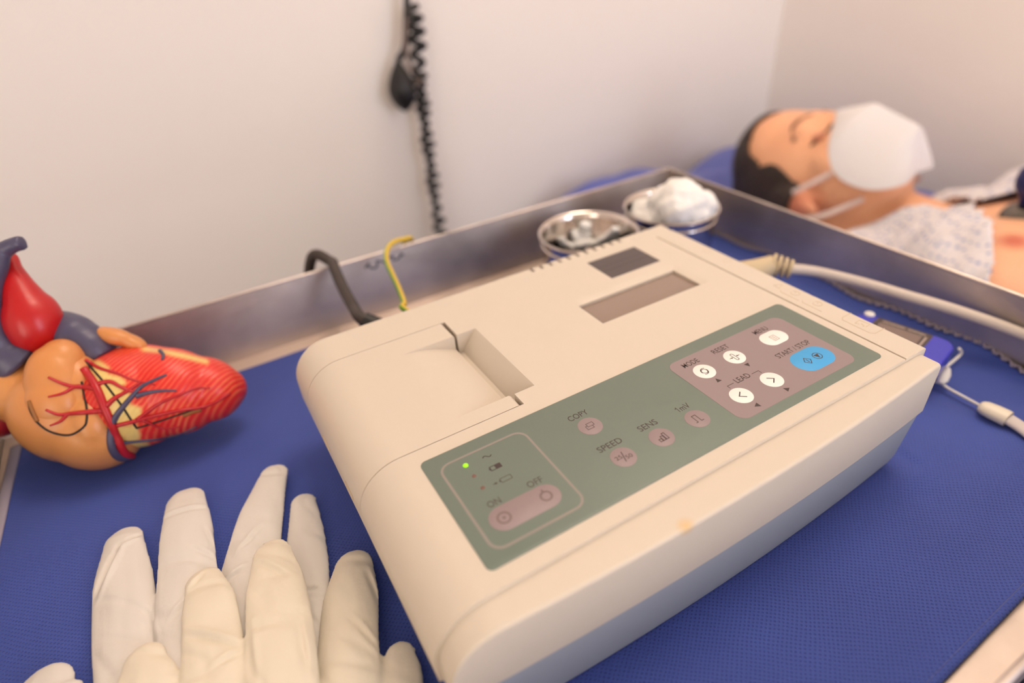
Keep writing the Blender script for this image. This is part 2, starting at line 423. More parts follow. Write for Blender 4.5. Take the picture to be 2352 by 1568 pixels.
mx2 = nt.nodes.new('ShaderNodeMix'); mx2.data_type = 'RGBA'; mx2.blend_type = 'MULTIPLY'; mx2.inputs[0].default_value = .35
nt.links.new(mx.outputs[2], mx2.inputs[6]); nt.links.new(n3.outputs[0], mx2.inputs[7]); nt.links.new(mx2.outputs[2], b.inputs['Base Color'])
bp = nt.nodes.new('ShaderNodeBump'); bp.inputs['Strength'].default_value = .5; bp.inputs['Distance'].default_value = .0006; bp.invert = True
nt.links.new(mr.outputs[0], bp.inputs['Height']); nt.links.new(bp.outputs[0], b.inputs['Normal'])
dr = thing('surgical_drape', (66, 80, -56), 'blue dimpled nonwoven drape lining the steel tray', 'drape')
build('sheet', g, M_drape, dr, 180)
M_hem = mat('hem_thread', (168, 158, 172), .8)
def hem(xf, y0, y1, out):
    P = []; n = int((y1 - y0) / 2.4)
    for i in range(n + 1):
        y = y0 + (y1 - y0) * i / n; x = xf(y)
        P.append((x + out * (1.6 if i % 2 else -1.4), y, drape_z(x, y) + .9 + (.5 if i % 2 else 0)))
    a = tube(catmull(P, 3), .62, 6)
    return a.merge(tube([(xf(y) + out * 1.6, y, drape_z(xf(y), y) + .6) for y in np.linspace(y0, y1, 90)], .7, 6))
build('hem', hem(xr, -74, 231, 1), M_hem, dr, 180, label='pale overlocked zigzag hem')
build('hem', tube([(xl(y) - .8, y, drape_z(xl(y), y) + .5) for y in np.linspace(-74, 231, 120)], 2.6, 8, .3), M_hem, dr, 180, label='pale overlocked hem')
fh = tube([(x, -73.5 - 1.2 * math.sin(x / 40.), drape_z(x, -74) + .6) for x in np.linspace(-150, 290, 90)], 1.5, 8, .55)
build('folded_edge', fh, M_drape, dr, 180)

# ------------------------------------------------------------------ electrocardiograph
ecg = thing('electrocardiograph', (86, 65, -54), 'beige portable electrocardiograph with green control panel standing on the blue drape', 'ECG machine')
def left_arc(x0, z0, r, n=12): return [(x0 + r * math.cos(math.radians(90 + 90 * i / n)), z0 + r * math.sin(math.radians(90 + 90 * i / n))) for i in range(n + 1)]
prof = [(193.5, -26.0), (193.5, -1.1), (193.1, -.35), (192.4, 0)] + left_arc(-4.5, -17, 17) + [(-21.5, -26.0)]
upper = prism(prof, -5.8, 147, 2.2, axis='y', seg=4)
cut = [box(-40, 45.3, 55.7, 125.3, -19.6, 20),
       prism([(44, 5), (54.6, 5), (54.4, 0), (47.2, -10), (44, -10)], 62.7, 112.4, axis='y'),
       box(102.3, 162.6, 82.1, 102.5, -3.4, 5),
       box(130.9, 162.4, 112.0, 132.9, -.5, 5),
       box(179.6, 180.5, -12, 134.8, -.7, 5),
       box(192.0, 199, 136.4, 139.2, -2, 5), box(192.6, 199, 44.5, 46.5, -2, 5), box(192.6, 199, 31.5, 33.4, -2, 5)]
for i in range(11): cut.append(box(104 + 5.66 * i - .95, 104 + 5.66 * i + .95, 141.6, 152, -9, 6))
# soft lead-in above the display window
ch = Geo(); R4 = [[(102.3, 82.1, -1.6), (162.6, 82.1, -1.6), (162.6, 102.5, -1.6), (102.3, 102.5, -1.6)], [(102.3, 82.1, .02), (167.0, 82.1, .02), (167.0, 107.4, .02), (102.3, 107.4, .02)], [(102.3, 82.1, 3), (167.0, 82.1, 3), (167.0, 107.4, 3), (102.3, 107.4, 3)]]
ch.add(sum(R4, []), [(3, 2, 1, 0), (8, 9, 10, 11)] + [(r * 4 + k, r * 4 + (k + 1) % 4, r * 4 + 4 + (k + 1) % 4, r * 4 + 4 + k) for r in (0, 1) for k in range(4)])
cut.append(ch)
uc = boolean(upper, cut)
build('upper_case', uc, M_beige, ecg, 24, wn_=True)
build('gap_shade_slab', box(-10, 56, 54, 127, -24, -19.7), M_gapshade, ecg, None)  # slab added below the paper door, its dark colour stands in for shade
# paper door with the finger scoop
dp = [(43.9, -19.2), (43.9, -.8), (43.0, 0)] + left_arc(-4.5, -17, 17) + [(-21.5, -19.2)]
door = prism(dp, 56.05, 124.95, 0, axis='y')
sc_poly = [(18, 6)] + [(18 + (50 - 18) * t_, -7.2 * (max(0, t_) * 32 / 26) ** 1.9) for t_ in np.linspace(0, 1, 14)] + [(50, 6)]
dm = boolean(door, [prism(sc_poly, 63.0, 112.2, axis='y')])
build('paper_door', dm, M_beige, ecg, 20, wn_=True)
for q in ((66, 74), (96, 104)): build('door_latch', box(-22.0, -20.5, q[0], q[1], -20.5, -17.2, .3, 1), M_line, ecg)
# bowed front bar
def yf(x): return -13.9 - 4.0 * max(0, 1 - ((x - 85) / 106) ** 2)
xs = []; top = []
for i in range(15):
    a = math.radians(180 - 90 * i / 14); xs.append(-4.5 + 15.8 * math.cos(a)); top.append(-17.6 + 15.8 * math.sin(a))
for x in np.linspace(4, 188.5, 36): xs.append(x); top.append(-1.8)
xs += [190.4, 191.2]; top += [-2.05, -2.9]
fb = Geo(); v = []; f = []; K = 7; rb_ = 1.5
for x, zt in zip(xs, top):
    y = yf(x); zb = -26.0
    v += [(x, -4.5, zb), (x, -4.5, zt), (x, y + rb_, zt), (x, y + rb_ * .42, zt - rb_ * .1), (x, y + rb_ * .1, zt - rb_ * .42), (x, y, zt - rb_ if zt - rb_ > zb else zb + .1), (x, y, zb)]
n = len(xs)
for i in range(n - 1):
    for k in range(K): f.append((i * K + k, i * K + (k + 1) % K, (i + 1) * K + (k + 1) % K, (i + 1) * K + k))
f.append(tuple(range(K))); f.append(tuple((n - 1) * K + k for k in range(K - 1, -1, -1)))
fb.add(v, f)
M_bar = mat('beige_plastic_bar', (216, 204, 187), .46, bump=(2600, .035), spec=.45)
build('front_bar', fb, M_bar, ecg, 40, wn_=True)
stain = onz(1577, 1208, -1.8)
add_spot(M_bar, tuple((stain - np.array([86, 65, -54])) * S), 3.6 * S, (222, 182, 118), .85, .75)
# lower case, tapering to the feet
def plan(ins, z):
    P = []
    for x in np.linspace(-21 + ins, 191.2 - ins, 40): P.append((x, yf(x) + .7 + (ins - .9) * .28, z))
    P.append((192.6 - ins, -8 + ins, z)); P.append((193 - ins, 143 - ins, z)); P.append((190 - ins, 146.5 - ins, z)); P.append((-18 + ins, 146.5 - ins, z)); P.append((-21 + ins, 143 - ins, z))
    return P
lc = Geo(); L = [plan(.9, -25.2), plan(.9, -26.6), plan(1.2, -26.9), plan(5.2, -49), plan(7.5, -52.8), plan(9, -53.2)]
N = len(L[0]); v = sum(L, []); f = []
for i in range(len(L) - 1):
    for k in range(N): f.append((i * N + k, i * N + (k + 1) % N, (i + 1) * N + (k + 1) % N, (i + 1) * N + k))
f += [tuple(range(N - 1, -1, -1)), tuple((len(L) - 1) * N + k for k in range(N))]
lc.add(v, f); build('lower_case', lc, M_grey, ecg, 35, wn_=True)
for fx, fy in ((0, 8), (172, 8), (0, 128), (172, 128)): build('foot', lathe([(6, -54.3), (6.5, -53)], (fx, fy, 0), 20), M_black, ecg)
# display and dark window
build('display', box(102.5, 162.4, 82.3, 102.3, -3.45, -2.9), M_glass, ecg, None)
dw = build('smoked_window', box(131.0, 162.3, 112.1, 132.8, -.5, -.12, .1, 1), M_dark, ecg, None)
build('seam_line', Geo().merge(box(131.2, 162.1, 120.0, 120.35, -.2, -.08)).merge(box(131.2, 162.1, 124.6, 124.8, -.2, -.08)), mat('seam_dark', (58, 50, 48), .4), dw, None)
# control panel
cp = build('control_panel', prism(rrect(0, 175, 0, 49.3, 2.2), -.2, .25, .08), M_green, ecg, 30)
z1, z2, z3, z4 = .262, .30, .36, .40
build('mauve_field', prism(rrect(102.8, 165.6, 4.0, 42.9, 4.0), .1, z2), M_mauve, cp, None)
g = Geo(); ribbon(g, rrect(4.6, 37.0, 4.9, 43.8, 4.0), .85, z1, True); build('frame_line', g, mat('mauve_line', (146, 138, 130), .45), cp, None)
def btn(poly, m, top=z3): return build('button', prism(poly, .1, top, .05), m, cp, 30)
for x, y in ((112.6, 31.9), (128.8, 31.9), (112.9, 14.0), (129.0, 14.0)): btn(circle(x, y, 4.33), M_btnw)
btn(stadium(151.7, 32.2, 2.1, 4.3), M_btnw); btn(stadium(152.1, 14.2, 3.6, 5.95), M_btnb)
for x, y in ((58.05, 31.9), (58.1, 13.75), (74.6, 13.8), (91.05, 13.87)): btn(circle(x, y, 4.42), M_mauve, .32)
btn(stadium(20.35, 14.0, 7.55, 4.75), M_mauve, .32)
def txt(body, x0, x1, y, cap, m=M_ink, z=z1 + .02): build('lettering', text_geo(body, x0, x1, y, z, cap), m, cp, None)
zt = z2 + .015
for body, x0, x1, y, cap, z in (('MODE', 108.0, 116.0, 37.5, 2.7, zt), ('RESET', 124.1, 132.6, 37.6, 2.7, zt), ('MENU', 147.6, 155.2, 37.6, 2.7, zt), ('START / STOP', 141.9, 160.7, 21.2, 2.7, zt),
                                ('LEAD', 117.3, 124.6, 19.6, 2.7, zt), ('COPY', 53.6, 61.8, 37.5, 2.7, z1), ('SPEED', 52.9, 62.7, 19.3, 2.7, z1), ('SENS', 70.6, 78.5, 19.6, 2.7, z1), ('mV', 89.7, 93.9, 19.7, 2.7, z1)):
    txt(body, x0, x1, y, cap, M_ink, z)
txt('ON', 10.8, 15.3, 19.5, 2.6, M_ink2); txt('OFF', 25.2, 30.7, 19.5, 2.6, M_ink2)
def icon(fn, m=M_ink): g = Geo(); fn(g); return build('symbol', g, m, cp, None)
zi = z3 + .012; zm = .332; lw = .3
def ic_mode(g):
    c = (112.6, 31.9); ribbon(g, circle(*c, 1.25, 28), lw, zi, True)
    ribbon(g, [(c[0] + p[0], c[1] + p[1]) for p in arc(.35, 0.0, 1.75, 200, 60, 14)], lw, zi); ribbon(g, [(c[0] + p[0], c[1] + p[1]) for p in arc(-.35, 0.0, 1.75, 20, -120, 14)], lw, zi)
icon(ic_mode)
icon(lambda g: ribbon(g, [(88.0, 21.6), (88.75, 22.3), (88.75, 19.7)], .3, z1))
def ic_reset(g):
    c = (128.8, 31.9); P = [(c[0] + q[1], c[1] + q[0]) for q in stadium(0, 0, 1.5, .62, 8)]; ribbon(g, P, lw, zi, True)
    for s in (-1, 1):
        ribbon(g, [(c[0] + s * 2.7, c[1]), (c[0] + s * 1.5, c[1])], .25, zi); flat(g, [(c[0] + s * .8, c[1]), (c[0] + s * 1.7, c[1] + .5), (c[0] + s * 1.7, c[1] - .5)], zi)
icon(ic_reset)
def ic_menu(g):
    x, y = 151.7, 32.0; ribbon(g, [(x - 1.3, y - 1.6), (x + 1.3, y - 1.6), (x + 1.3, y + 1.6), (x - 1.3, y + 1.6)], .25, zi, True)
    for d in (-.8, 0, .8): ribbon(g, [(x - .8, y + d), (x + .8, y + d)], .25, zi)
icon(ic_menu, mat('pale_ink', (150, 136, 124), .6))
def ic_start(g):
    x, y = 149.3, 14.2; ribbon(g, [(x - 1.7, y), (x, y + 1.9), (x + 1.7, y), (x, y - 1.9)], .32, zi, True); ribbon(g, [(x, y + .9), (x, y - .9)], .35, zi)
    x = 154.9; ribbon(g, circle(x, y, 1.85, 28), .32, zi, True); flat(g, [(x - 1.25, y + .95), (x, y - 1.5), (x + 1.25, y + .95)], zi)
icon(ic_start)
icon(lambda g: ribbon(g, [(114.0, 15.7), (111.9, 14.0), (114.0, 12.3)], .42, zi)); icon(lambda g: ribbon(g, [(128.0, 15.7), (130.1, 14.0), (128.0, 12.3)], .42, zi))
for P in ([(112.65, 26.4), (113.85, 24.2), (111.55, 24.2)], [(127.8, 26.3), (130.1, 26.3), (128.95, 24.2)], [(128.15, 8.4), (130.3, 7.2), (128.15, 6.0)], [(114.1, 8.3), (111.9, 7.1), (114.1, 5.9)]):
    build('arrow_mark', flat(Geo(), P, zt), M_ink, cp, None)
icon(lambda g: (ribbon(g, [(116.1, 20.6), (112.8, 20.6), (112.8, 19.0)], .25, zt), ribbon(g, [(125.7, 20.6), (129.3, 20.6), (129.3, 19.0)], .25, zt)))
def ic_copy(g):
    x, y = 58.05, 31.9
    ribbon(g, [(x - .9, y - .1), (x + 1.7, y - .1), (x + 1.7, y + 1.5), (x - .9, y + 1.5)], .22, zm, True)
    ribbon(g, [(x - .9, y + .5), (x - 1.7, y + .5), (x - 1.7, y - 1.3), (x + .9, y - 1.3), (x + .9, y - .1)], .22, zm)
icon(ic_copy)
def ic_sens(g):
    x, y = 74.7, 13.0
    for i, h in enumerate((1.2, 2.1, 3.0)): ribbon(g, [(x - 1.75 + i * 1.25, y - .9), (x - .75 + i * 1.25, y - .9), (x - .75 + i * 1.25, y - .9 + h), (x - 1.75 + i * 1.25, y - .9 + h)], .3, zm, True)
icon(ic_sens)
icon(lambda g: ribbon(g, [(89.2, 12.3), (90.0, 12.3), (90.0, 15.7), (91.6, 15.7), (91.6, 12.3), (92.7, 12.3)], .3, zm))
txt('25', 55.2, 57.7, 13.4, 1.7, M_ink, zm); txt('50', 58.6, 61.1, 12.2, 1.7, M_ink, zm); icon(lambda g: ribbon(g, [(57.6, 11.6), (58.8, 16.0)], .35, zm))
M_ring = mat('faint_ring', (122, 104, 102), .5)
icon(lambda g: (ribbon(g, circle(12.8, 14, 2.0), .75, zm, True), flat(g, circle(12.8, 14, .6, 20), zm)), M_ring)
icon(lambda g: (ribbon(g, circle(27.9, 14, 1.75), .75, zm, True), ribbon(g, [(27.9, 15.9), (27.9, 17.0)], .6, zm)), M_ring)
icon(lambda g: ribbon(g, [(19.1 + 3.2 * i / 16, 39.4 + .55 * math.sin(2 * math.pi * i / 16)) for i in range(17)], .4, z1))
def ic_bat(g):
    ribbon(g, [(18.9, 32.7), (21.2, 32.7), (21.2, 34.5), (18.9, 34.5)], .35, z1, True); flat(g, rrect(20.6, 22.9, 32.5, 34.7, .2, 2), z1 + .004); flat(g, [(18.4, 33.2), (18.9, 33.2), (18.9, 34.0), (18.4, 34.0)], z1)
icon(ic_bat)
def ic_bat2(g):
    ribbon(g, rrect(19.2, 23.1, 26.4, 28.2, .3, 2), .3, z1, True); flat(g, [(18.7, 26.9), (19.2, 26.9), (19.2, 27.7), (18.7, 27.7)], z1)
    ribbon(g, [(16.3, 27.3), (17.4, 27.3)], .3, z1); flat(g, [(17.1, 27.9), (18.2, 27.3), (17.1, 26.7)], z1)
icon(ic_bat2, M_ink2)
build('status_light', ellipsoid((12.8, 39.7, .25), (.95, .95, .5), nu=16, nv=8), mat('green_led', (150, 235, 10), .3, emit=1.0), cp, 180, label='lit green indicator')
for y in (34.0, 28.0): build('status_light', ellipsoid((13.0, y, .22), (.8, .8, .2), nu=16, nv=8), mat('unlit_led', (122, 86, 74), .4), cp, 180, label='unlit brownish indicator')
# raised marks on the connector strip
M_emb = M_line
def emb(P, r=.2, closed=False):
    if closed: P = list(P) + [P[0]]
    return tube([(p[0], p[1], 0.02) for p in P], r, 6, .5)
build('raised_mark', emb([(186.2, 58.2), (190.3, 59.6), (186.6, 61.6)], closed=True), M_emb, ecg)
for yc in (51.0, 39.3):
    build('raised_mark', emb(arc(188.4, yc, 1.9, 100, 430, 20)).merge(emb([(188.4, yc), (190.0, yc + .9)])), M_emb, ecg)
    build('raised_mark', emb([(184.2, yc - 5.2), (184.2, yc + 4.5), (185.6, yc + 5.6)]), M_emb, ecg)
build('raised_mark', emb([(193.0, 26.2), (187.2, 26.2), (185.4, 24.9), (185.4, 12.8), (186.6, 11.2), (193.0, 11.2)]), M_emb, ecg)
build('raised_mark', emb([(187.2, 20.4), (190.6, 20.9), (191.2, 16.4), (188.2, 16.2)]).merge(emb([(187.4, 20.2), (187.9, 18.9)])).merge(emb([(188.9, 18.8), (188.3, 17.2), (187.5, 16.9)])), M_emb, ecg)
for y in (92, 106): build('raised_mark', emb(rrect(186.5, 190.5, y - 1.6, y + 1.6, .8, 3), .12, True), M_emb, ecg)
# connector block on the right flank
build('socket', box(191, 199, 84, 116, -34, -10, 1.2), M_conn, ecg)

# ------------------------------------------------------------------ patient cable with its plug
pc = thing('patient_cable', (220, 100, -40), 'thick ivory cable with ribbed plug leaving the right flank of the ECG machine', 'cable')
path = [onz(1774, 608, -19), onz(1806, 616, -20), onz(1850, 620, -22), onz(1895, 628, -24), onz(1991, 652, -27), onz(2086, 680, -29), onz(2182, 708, -31), onz(2278, 740, -32.5), onz(2352, 768, -34), onz(2470, 815, -36), onz(2600, 875, -40)]
build('cord', tube(catmull(path, 8), 2.9, 14), M_cable, pc, 180)
a, b_ = np.array([199., 104, -24]), np.array(path[0])
pl = [a + (b_ - a) * t_ for t_ in np.linspace(0, 1, 8)]
build('plug', tube(pl, [10, 10, 9.5, 9, 8, 7, 6.2, 5.6], 16), M_conn, pc, 40)
d = (np.array(path[1]) - b_); d /= np.linalg.norm(d)
for k in range(4):
    c = b_ - d * (1 - k * 3.1); build('strain_ring', tube([c, c + d * .4, c + d * 1.8, c + d * 2.2], [5.2 - .35 * k, 6.6 - .35 * k, 6.6 - .35 * k, 5.2 - .35 * k], 18), M_conn, pc, 40)
# ------------------------------------------------------------------ mains cord and earth wire leaving over the back wall
mc = thing('power_cord', (30, 170, -40), 'dark mains cord rising from behind the ECG machine over the tray wall', 'cord')
P = [(36, 150, -30), (34, 165, -29), ony(835, 735, 182), ony(812, 705, 200), ony(785, 655, 222), ony(768, 615, 238), ony(759, 600, 248), (17, 262, -14), (10, 272, -60), (4, 276, -200), (-10, 280, -420), (-20, 300, -700), (-60, 380, -750)]
build('cord', tube(catmull(P, 8), 3.3, 12), M_blackc, mc, 180)
build('plug', tube([(36, 147.3, -30), (36, 156, -30), (34.5, 170, -29), P[2]], [8, 8, 7, 4.6], 14), M_black, mc, 40)
ew = thing('earth_wire', (56, 170, -40), 'thin yellow and green earth wire looping over the back wall of the tray', 'wire')
Q = [(60, 150, -26), ony(932, 712, 165), ony(928, 695, 175), ony(915, 660, 195), ony(900, 628, 212), ony(888, 598, 228), ony(890, 572, 240), ony(905, 556, 249), ony(928, 550, 254), ony(945, 551, 260), (80, 272, -40), (84, 276, -200), (90, 280, -500), (96, 330, -752)]
cw = catmull(Q, 10)
gg = tube(cw, 1.55, 12)
for i in range(len(gg.f)):
    k = i % 12
    gg.m[i] = 1 if (k + 1) % 12 in (5, 6, 7, 8) else 0
build('wire', gg, [mat('earth_yellow', (226, 190, 50), .4), mat('earth_green', (120, 160, 50), .4)], ew, 180)

# ------------------------------------------------------------------ steel cups with cotton
CUP = [(0, .8), (26.5, .8), (28.5, 2.5), (30.2, 34), (30.4, 36.4), (31.5, 37.6), (32.2, 38.3), (31.6, 39), (30.6, 38.6), (29.6, 37.2), (29.2, 34.5), (27.3, 3.4), (25.8, 2.2), (0, 2.2)]
def cup(c, label):
    t = thing('steel_cup', (c[0], c[1], -54.5), label, 'cup', 'steel cups in the tray corner')
    build('bowl', lathe(CUP, (c[0], c[1], -54.5), 56), M_steelp, t, 50)
    build('rim_band', lathe([(30.1, 30.6), (30.9, 30.9), (31.1, 31.6), (30.9, 32.2), (30.2, 32.5)], (c[0], c[1], -54.5), 56, True), M_steelp, t, 50)
c1 = onz(1352, 531, -16.0); c2 = onz(1542, 472, -16.0)
cup(c1, 'steel cup holding a few cotton scraps behind the vent slots'); cup(c2, 'steel cup heaped with cotton wool in the tray corner')
rng = random.Random(4)
geos = [ellipsoid((c2[0], c2[1], -22), (27, 27, 10))]
for px, py, z, r in ((1560, 430, 2, 12.5), (1535, 445, -5, 13), (1585, 445, -2, 12), (1612, 455, -7, 11), (1560, 462, -4, 14), (1595, 475, -10, 13), (1540, 478, -12, 13), (1495, 478, -17, 12), (1475, 468, -18, 8), (1615, 480, -14, 10)):
    p = onz(px, py, z); dv = np.array([p[0] - c2[0], p[1] - c2[1]]); L_ = np.linalg.norm(dv)
    lim = 29 - r * .75
    if L_ > lim: p[:2] = c2[:2] + dv / L_ * lim
    geos.append(ellipsoid((p[0], p[1], z - r * .45), (r, r * .95, r * .9)))
me = remesh(geos, 1.1, 4)
a = coords(me)
for i, p in enumerate(a):
    q = Vector(p); k = 1.1 * noise.noise(q / 6) + .5 * noise.noise(q / 2.2); nrm = me.vertices[i].normal; a[i] = p + np.array(nrm) * k
rr = np.hypot(a[:, 0] - c2[0], a[:, 1] - c2[1]); low = a[:, 2] < -17.5; k = np.where(low & (rr > 27), 27 / np.maximum(rr, 1), 1)
a[:, 0] = c2[0] + (a[:, 0] - c2[0]) * k; a[:, 1] = c2[1] + (a[:, 1] - c2[1]) * k
set_coords(me, a); build('cotton_wool', me, M_cotton, smooth=180, base=(c2[0], c2[1], -30), label='fluffy heap of white cotton wool spilling over its steel cup', cat='cotton wool')
def strip(P, wd, th):
    g = Geo(); C_ = catmull(P, 6); g = tube(C_, wd, 10, th / wd, up=(.3, .2, 1)); return g
def wisp(px, lab):
    me = remesh([strip([onz(*q) for q in P], w_, t_) for P, w_, t_ in px], 0.9, 3)
    a = coords(me)
    for i, p in enumerate(a): a[i] = p + np.array(me.vertices[i].normal) * .7 * noise.noise(Vector(p) / 3.0)
    set_coords(me, a); build('cotton_scrap', me, M_cotton, smooth=180, base=tuple(a.min(0)), label=lab, cat='cotton', group='cotton scraps in the front cup')
wisp([([(1288, 545, -28), (1292, 558, -32), (1315, 566, -35), (1345, 568, -36)], 3.6, 2.6), ([(1310, 568, -36), (1345, 558, -33), (1375, 562, -35)], 6, 3.0)], 'white cotton scrap with an upturned left end in the front steel cup')
wisp([([(1345, 513, -20), (1343, 530, -27), (1346, 548, -32)], 4.2, 3.0), ([(1318, 528, -27), (1325, 545, -31), (1345, 556, -34)], 3.6, 2.6)], 'forked white cotton scrap standing up in the front steel cup')
wisp([([(1370, 556, -31), (1392, 545, -27), (1415, 524, -20)], 3.6, 2.2), ([(1415, 524, -20), (1414, 540, -27), (1398, 556, -33)], 2.6, 2.0)], 'pointed white cotton scrap leaning right in the front steel cup')

# ------------------------------------------------------------------ pulse oximeter and its cord
ox = thing('pulse_oximeter', (258, 32, -54), 'blue finger pulse oximeter with dark screen lying beyond the ECG machine', 'pulse oximeter')
zo = -36.
A = onz(1978, 712, zo)[:2]; B = onz(2203, 787, zo)[:2]                      # far long edge of its top face
ux = (B - A) / np.linalg.norm(B - A); uy = np.array([ux[1], -ux[0]])
if uy[0] > 0: uy = -uy
Lo = np.linalg.norm(B - A)
def oxp(s, t_): q = A + ux * s + uy * t_; return (q[0], q[1])
def orr(s0, s1, t0, t1, r): return [oxp(*p) for p in rrect(s0, s1, t0, t1, r, 5)]
M_oxi = mat('blue_gloss_plastic', (48, 52, 190), .3, coat=.3)
build('upper_shell', prism(orr(0, Lo, 0, 30, 7), zo - 9, zo, 1.6, seg=3), M_oxi, ox, 40, wn_=True)
build('lower_shell', prism(orr(1, Lo - 1, .8, 29.2, 7), -54.4, zo - 9.6, 1.2, seg=2), mat('blue_dark_plastic', (40, 44, 170), .35), ox, 40)
sr = lambda p: None
sp = build('screen_surround', prism(orr(Lo * .2, Lo * .77, 1.4, 27, 1.5), zo - .3, zo + .12), mat('screen_black', (72, 60, 54), .3), ox, None)
build('screen', prism(orr(Lo * .26, Lo * .69, 6.0, 24, .8), zo, zo + .2), mat('screen_glass', (128, 108, 100), .2), sp, None)
g = Geo(); random.seed(3)
s0 = Lo * .27
while s0 < Lo * .70:
    w_ = random.choice((.7, .9, 1.1))
    if not (.50 < s0 / Lo < .53):
        flat(g, [oxp(s0, 3.0), oxp(s0 + w_ * .75, 3.0), oxp(s0 + w_ * .75, 4.6), oxp(s0, 4.6)], zo + .17)
    s0 += w_ + .15
build('tiny_print', g, mat('screen_print', (178, 160, 150), .5), sp, None, label='tiny unreadable pale print')
g = Geo(); flat(g, [oxp(Lo * .715, 5.5), oxp(Lo * .735, 5.5), oxp(Lo * .735, 24), oxp(Lo * .715, 24)], zo + .17); build('pale_bar', g, mat('screen_print', (178, 160, 150), .5), sp, None)
bc = onz(1997, 722, zo)[:2]
build('button', lathe([(2.6, -.2), (2.6, .5), (2.2, .9), (0, 1.0)], (bc[0], bc[1], zo), 24), M_white, ox, 50)
ln = thing('lanyard', (250, -10, -54), 'white wrist cord with plastic slider tied to the pulse oximeter', 'lanyard')
q0 = onz(2205, 815, -50); q1 = onz(2150, 862, -50); q2 = onz(2160, 879, -52)
build('thin_cord', tube(catmull([onz(2203, 800, -46), q0, q1, onz(2148, 875, -52), q2, onz(2180, 893, -52.5), onz(2215, 912, -52.5), onz(2252, 932, -51)], 6), .75, 8), M_white, ln, 180)
build('cord_lock', tube([onz(2176, 846, -48), onz(2170, 858, -49), onz(2164, 872, -50), onz(2160, 880, -51)], [1.6, 2.8, 2.6, 1.4], 10, .7), M_white, ln, 60)
s_a, s_b = onz(2250, 931, -50.6), onz(2316, 962, -50.6)
build('slider', tube([s_a + (s_b - s_a) * t_ for t_ in (0, .06, .2, .5, .85, 1)], [2.4, 3.4, 4.2, 4.6, 4.7, 4.6], 18, .72), mat('ivory_slider', (236, 226, 206), .4), ln, 50)
build('strap', tube(catmull([s_b, onz(2352, 986, -51.5), onz(2420, 1040, -52), onz(2520, 1130, -52)], 8), 3.7, 14, .5), mat('white_braid', (232, 222, 218), .8, bump=(900, .6, (1, 4, 1))), ln, 180)

# ------------------------------------------------------------------ latex gloves
CAPS = (1.5, 1.35, 1.2, 1.05, .9, .75, .6, .4, .2)
def glove(fingers, palm, creases, name, label, m, seed):
    geos = []
    for P, hw in fingers:
        pts = catmull([(p[0], p[1], p[2]) for p in P], 8); n = len(pts); R_ = []
        for i in range(n):
            t_ = i / (n - 1); k = np.interp(t_, np.linspace(0, 1, len(hw)), hw); R_.append(max(.5, k))
        # rounded tip
        tip = np.array(pts[0]); dirn = tip - np.array(pts[1]); dirn /= np.linalg.norm(dirn)
        r0 = R_[0]
        cap = [tip + dirn * r0 * math.sin(a_) * 1.0 for a_ in CAPS]; capr = [r0 * math.cos(a_) for a_ in CAPS]
        geos.append(tube(cap + pts, capr + R_, 20, .30))
    geos.append(palm)
    me = remesh(geos, .8, 3)
    a = coords(me)
    for i, p in enumerate(a):
        q = Vector((p[0], p[1], 0)); n_ = me.vertices[i].normal
        k = .55 * noise.noise(q / 13 + Vector((seed, 0, 0))) + .35 * noise.noise(Vector((p[0] / 4.5, p[1] / 17, seed)))
        rid = abs(noise.noise(Vector((p[0] / 16 + p[1] / 23, p[1] / 26, seed + 5)))); k -= .8 * max(0, .16 - rid) / .16 * .8
        for A_, B_, wd, dp in creases:
            d_ = B_ - A_; L2 = d_.dot(d_); t_ = max(0, min(1, (p[:2] - A_).dot(d_) / L2)); q_ = p[:2] - (A_ + d_ * t_); ds = math.hypot(*q_)
            if ds < 4 * wd:
                sd = (d_[0] * q_[1] - d_[1] * q_[0]) / math.sqrt(L2); f_ = math.sin(math.pi * min(1, .12 + t_ * .76))
                k += dp * f_ * (-math.exp(-(ds / wd) ** 2) + .8 * math.exp(-((sd - 1.7 * wd) / wd) ** 2) * (ds < 3.5 * wd))
        if n_.z > .1: a[i, 2] += k * n_.z
    a[:, 2] = np.maximum(a[:, 2], -54.2)
    set_coords(me, a)
    return build(name, me, m, smooth=180, base=(float(a[:, 0].mean()), float(a[:, 1].mean()), -54), label=label, cat='glove', group='latex gloves')
def fz(pxs, z):  # finger axis from points on the tray
    return [tuple(onz(u, v_, zz)) for (u, v_), zz in zip(pxs, z)]
LOW = -51.2
def inset_tip(pxs, z, r):
    P = [np.array(onz(u, v_, zz)) for (u, v_), zz in zip(pxs, z)]
    d = P[1] - P[0]; P[0] = P[0] + d / np.linalg.norm(d) * r * .92; return [tuple(p) for p in P]
def F(pxs, z, hw): return (inset_tip(pxs, z, hw[0] * 1.1), hw)
g1 = [F([(284, 1213), (282, 1330), (292, 1450), (310, 1568)], [-52, -51.8, -51.6, -51.5], [7.6, 10.6, 11.4, 12.0]),
      F([(425, 1123), (428, 1230), (432, 1380), (440, 1568)], [-50.4, -49.4, -49, -49], [8.2, 10.4, 11.2, 12.0]),
      F([(636, 1066), (600, 1180), (578, 1290), (560, 1420), (520, 1568)], [-50.5, -50, -49.6, -49.5, -49], [6.4, 9.6, 11.0, 11.8, 13]),
      F([(695, 1134), (702, 1230), (706, 1320), (690, 1450), (640, 1568)], [-52, -52, -52, -51.8, -51.5], [5.6, 7.6, 8.4, 9.4, 11]),
      F([(110, 1527), (95, 1620), (130, 1760), (230, 1900)], [-50.5, -50, -50, -50], [9, 12, 13.5, 16])]
pal1 = tube([(-92, 52, -50.5), (-93, 35, -50), (-97, 8, -49.5), (-102, -32, -49.5), (-106, -64, -50)], [24, 36, 40, 37, 34], 28, .12)
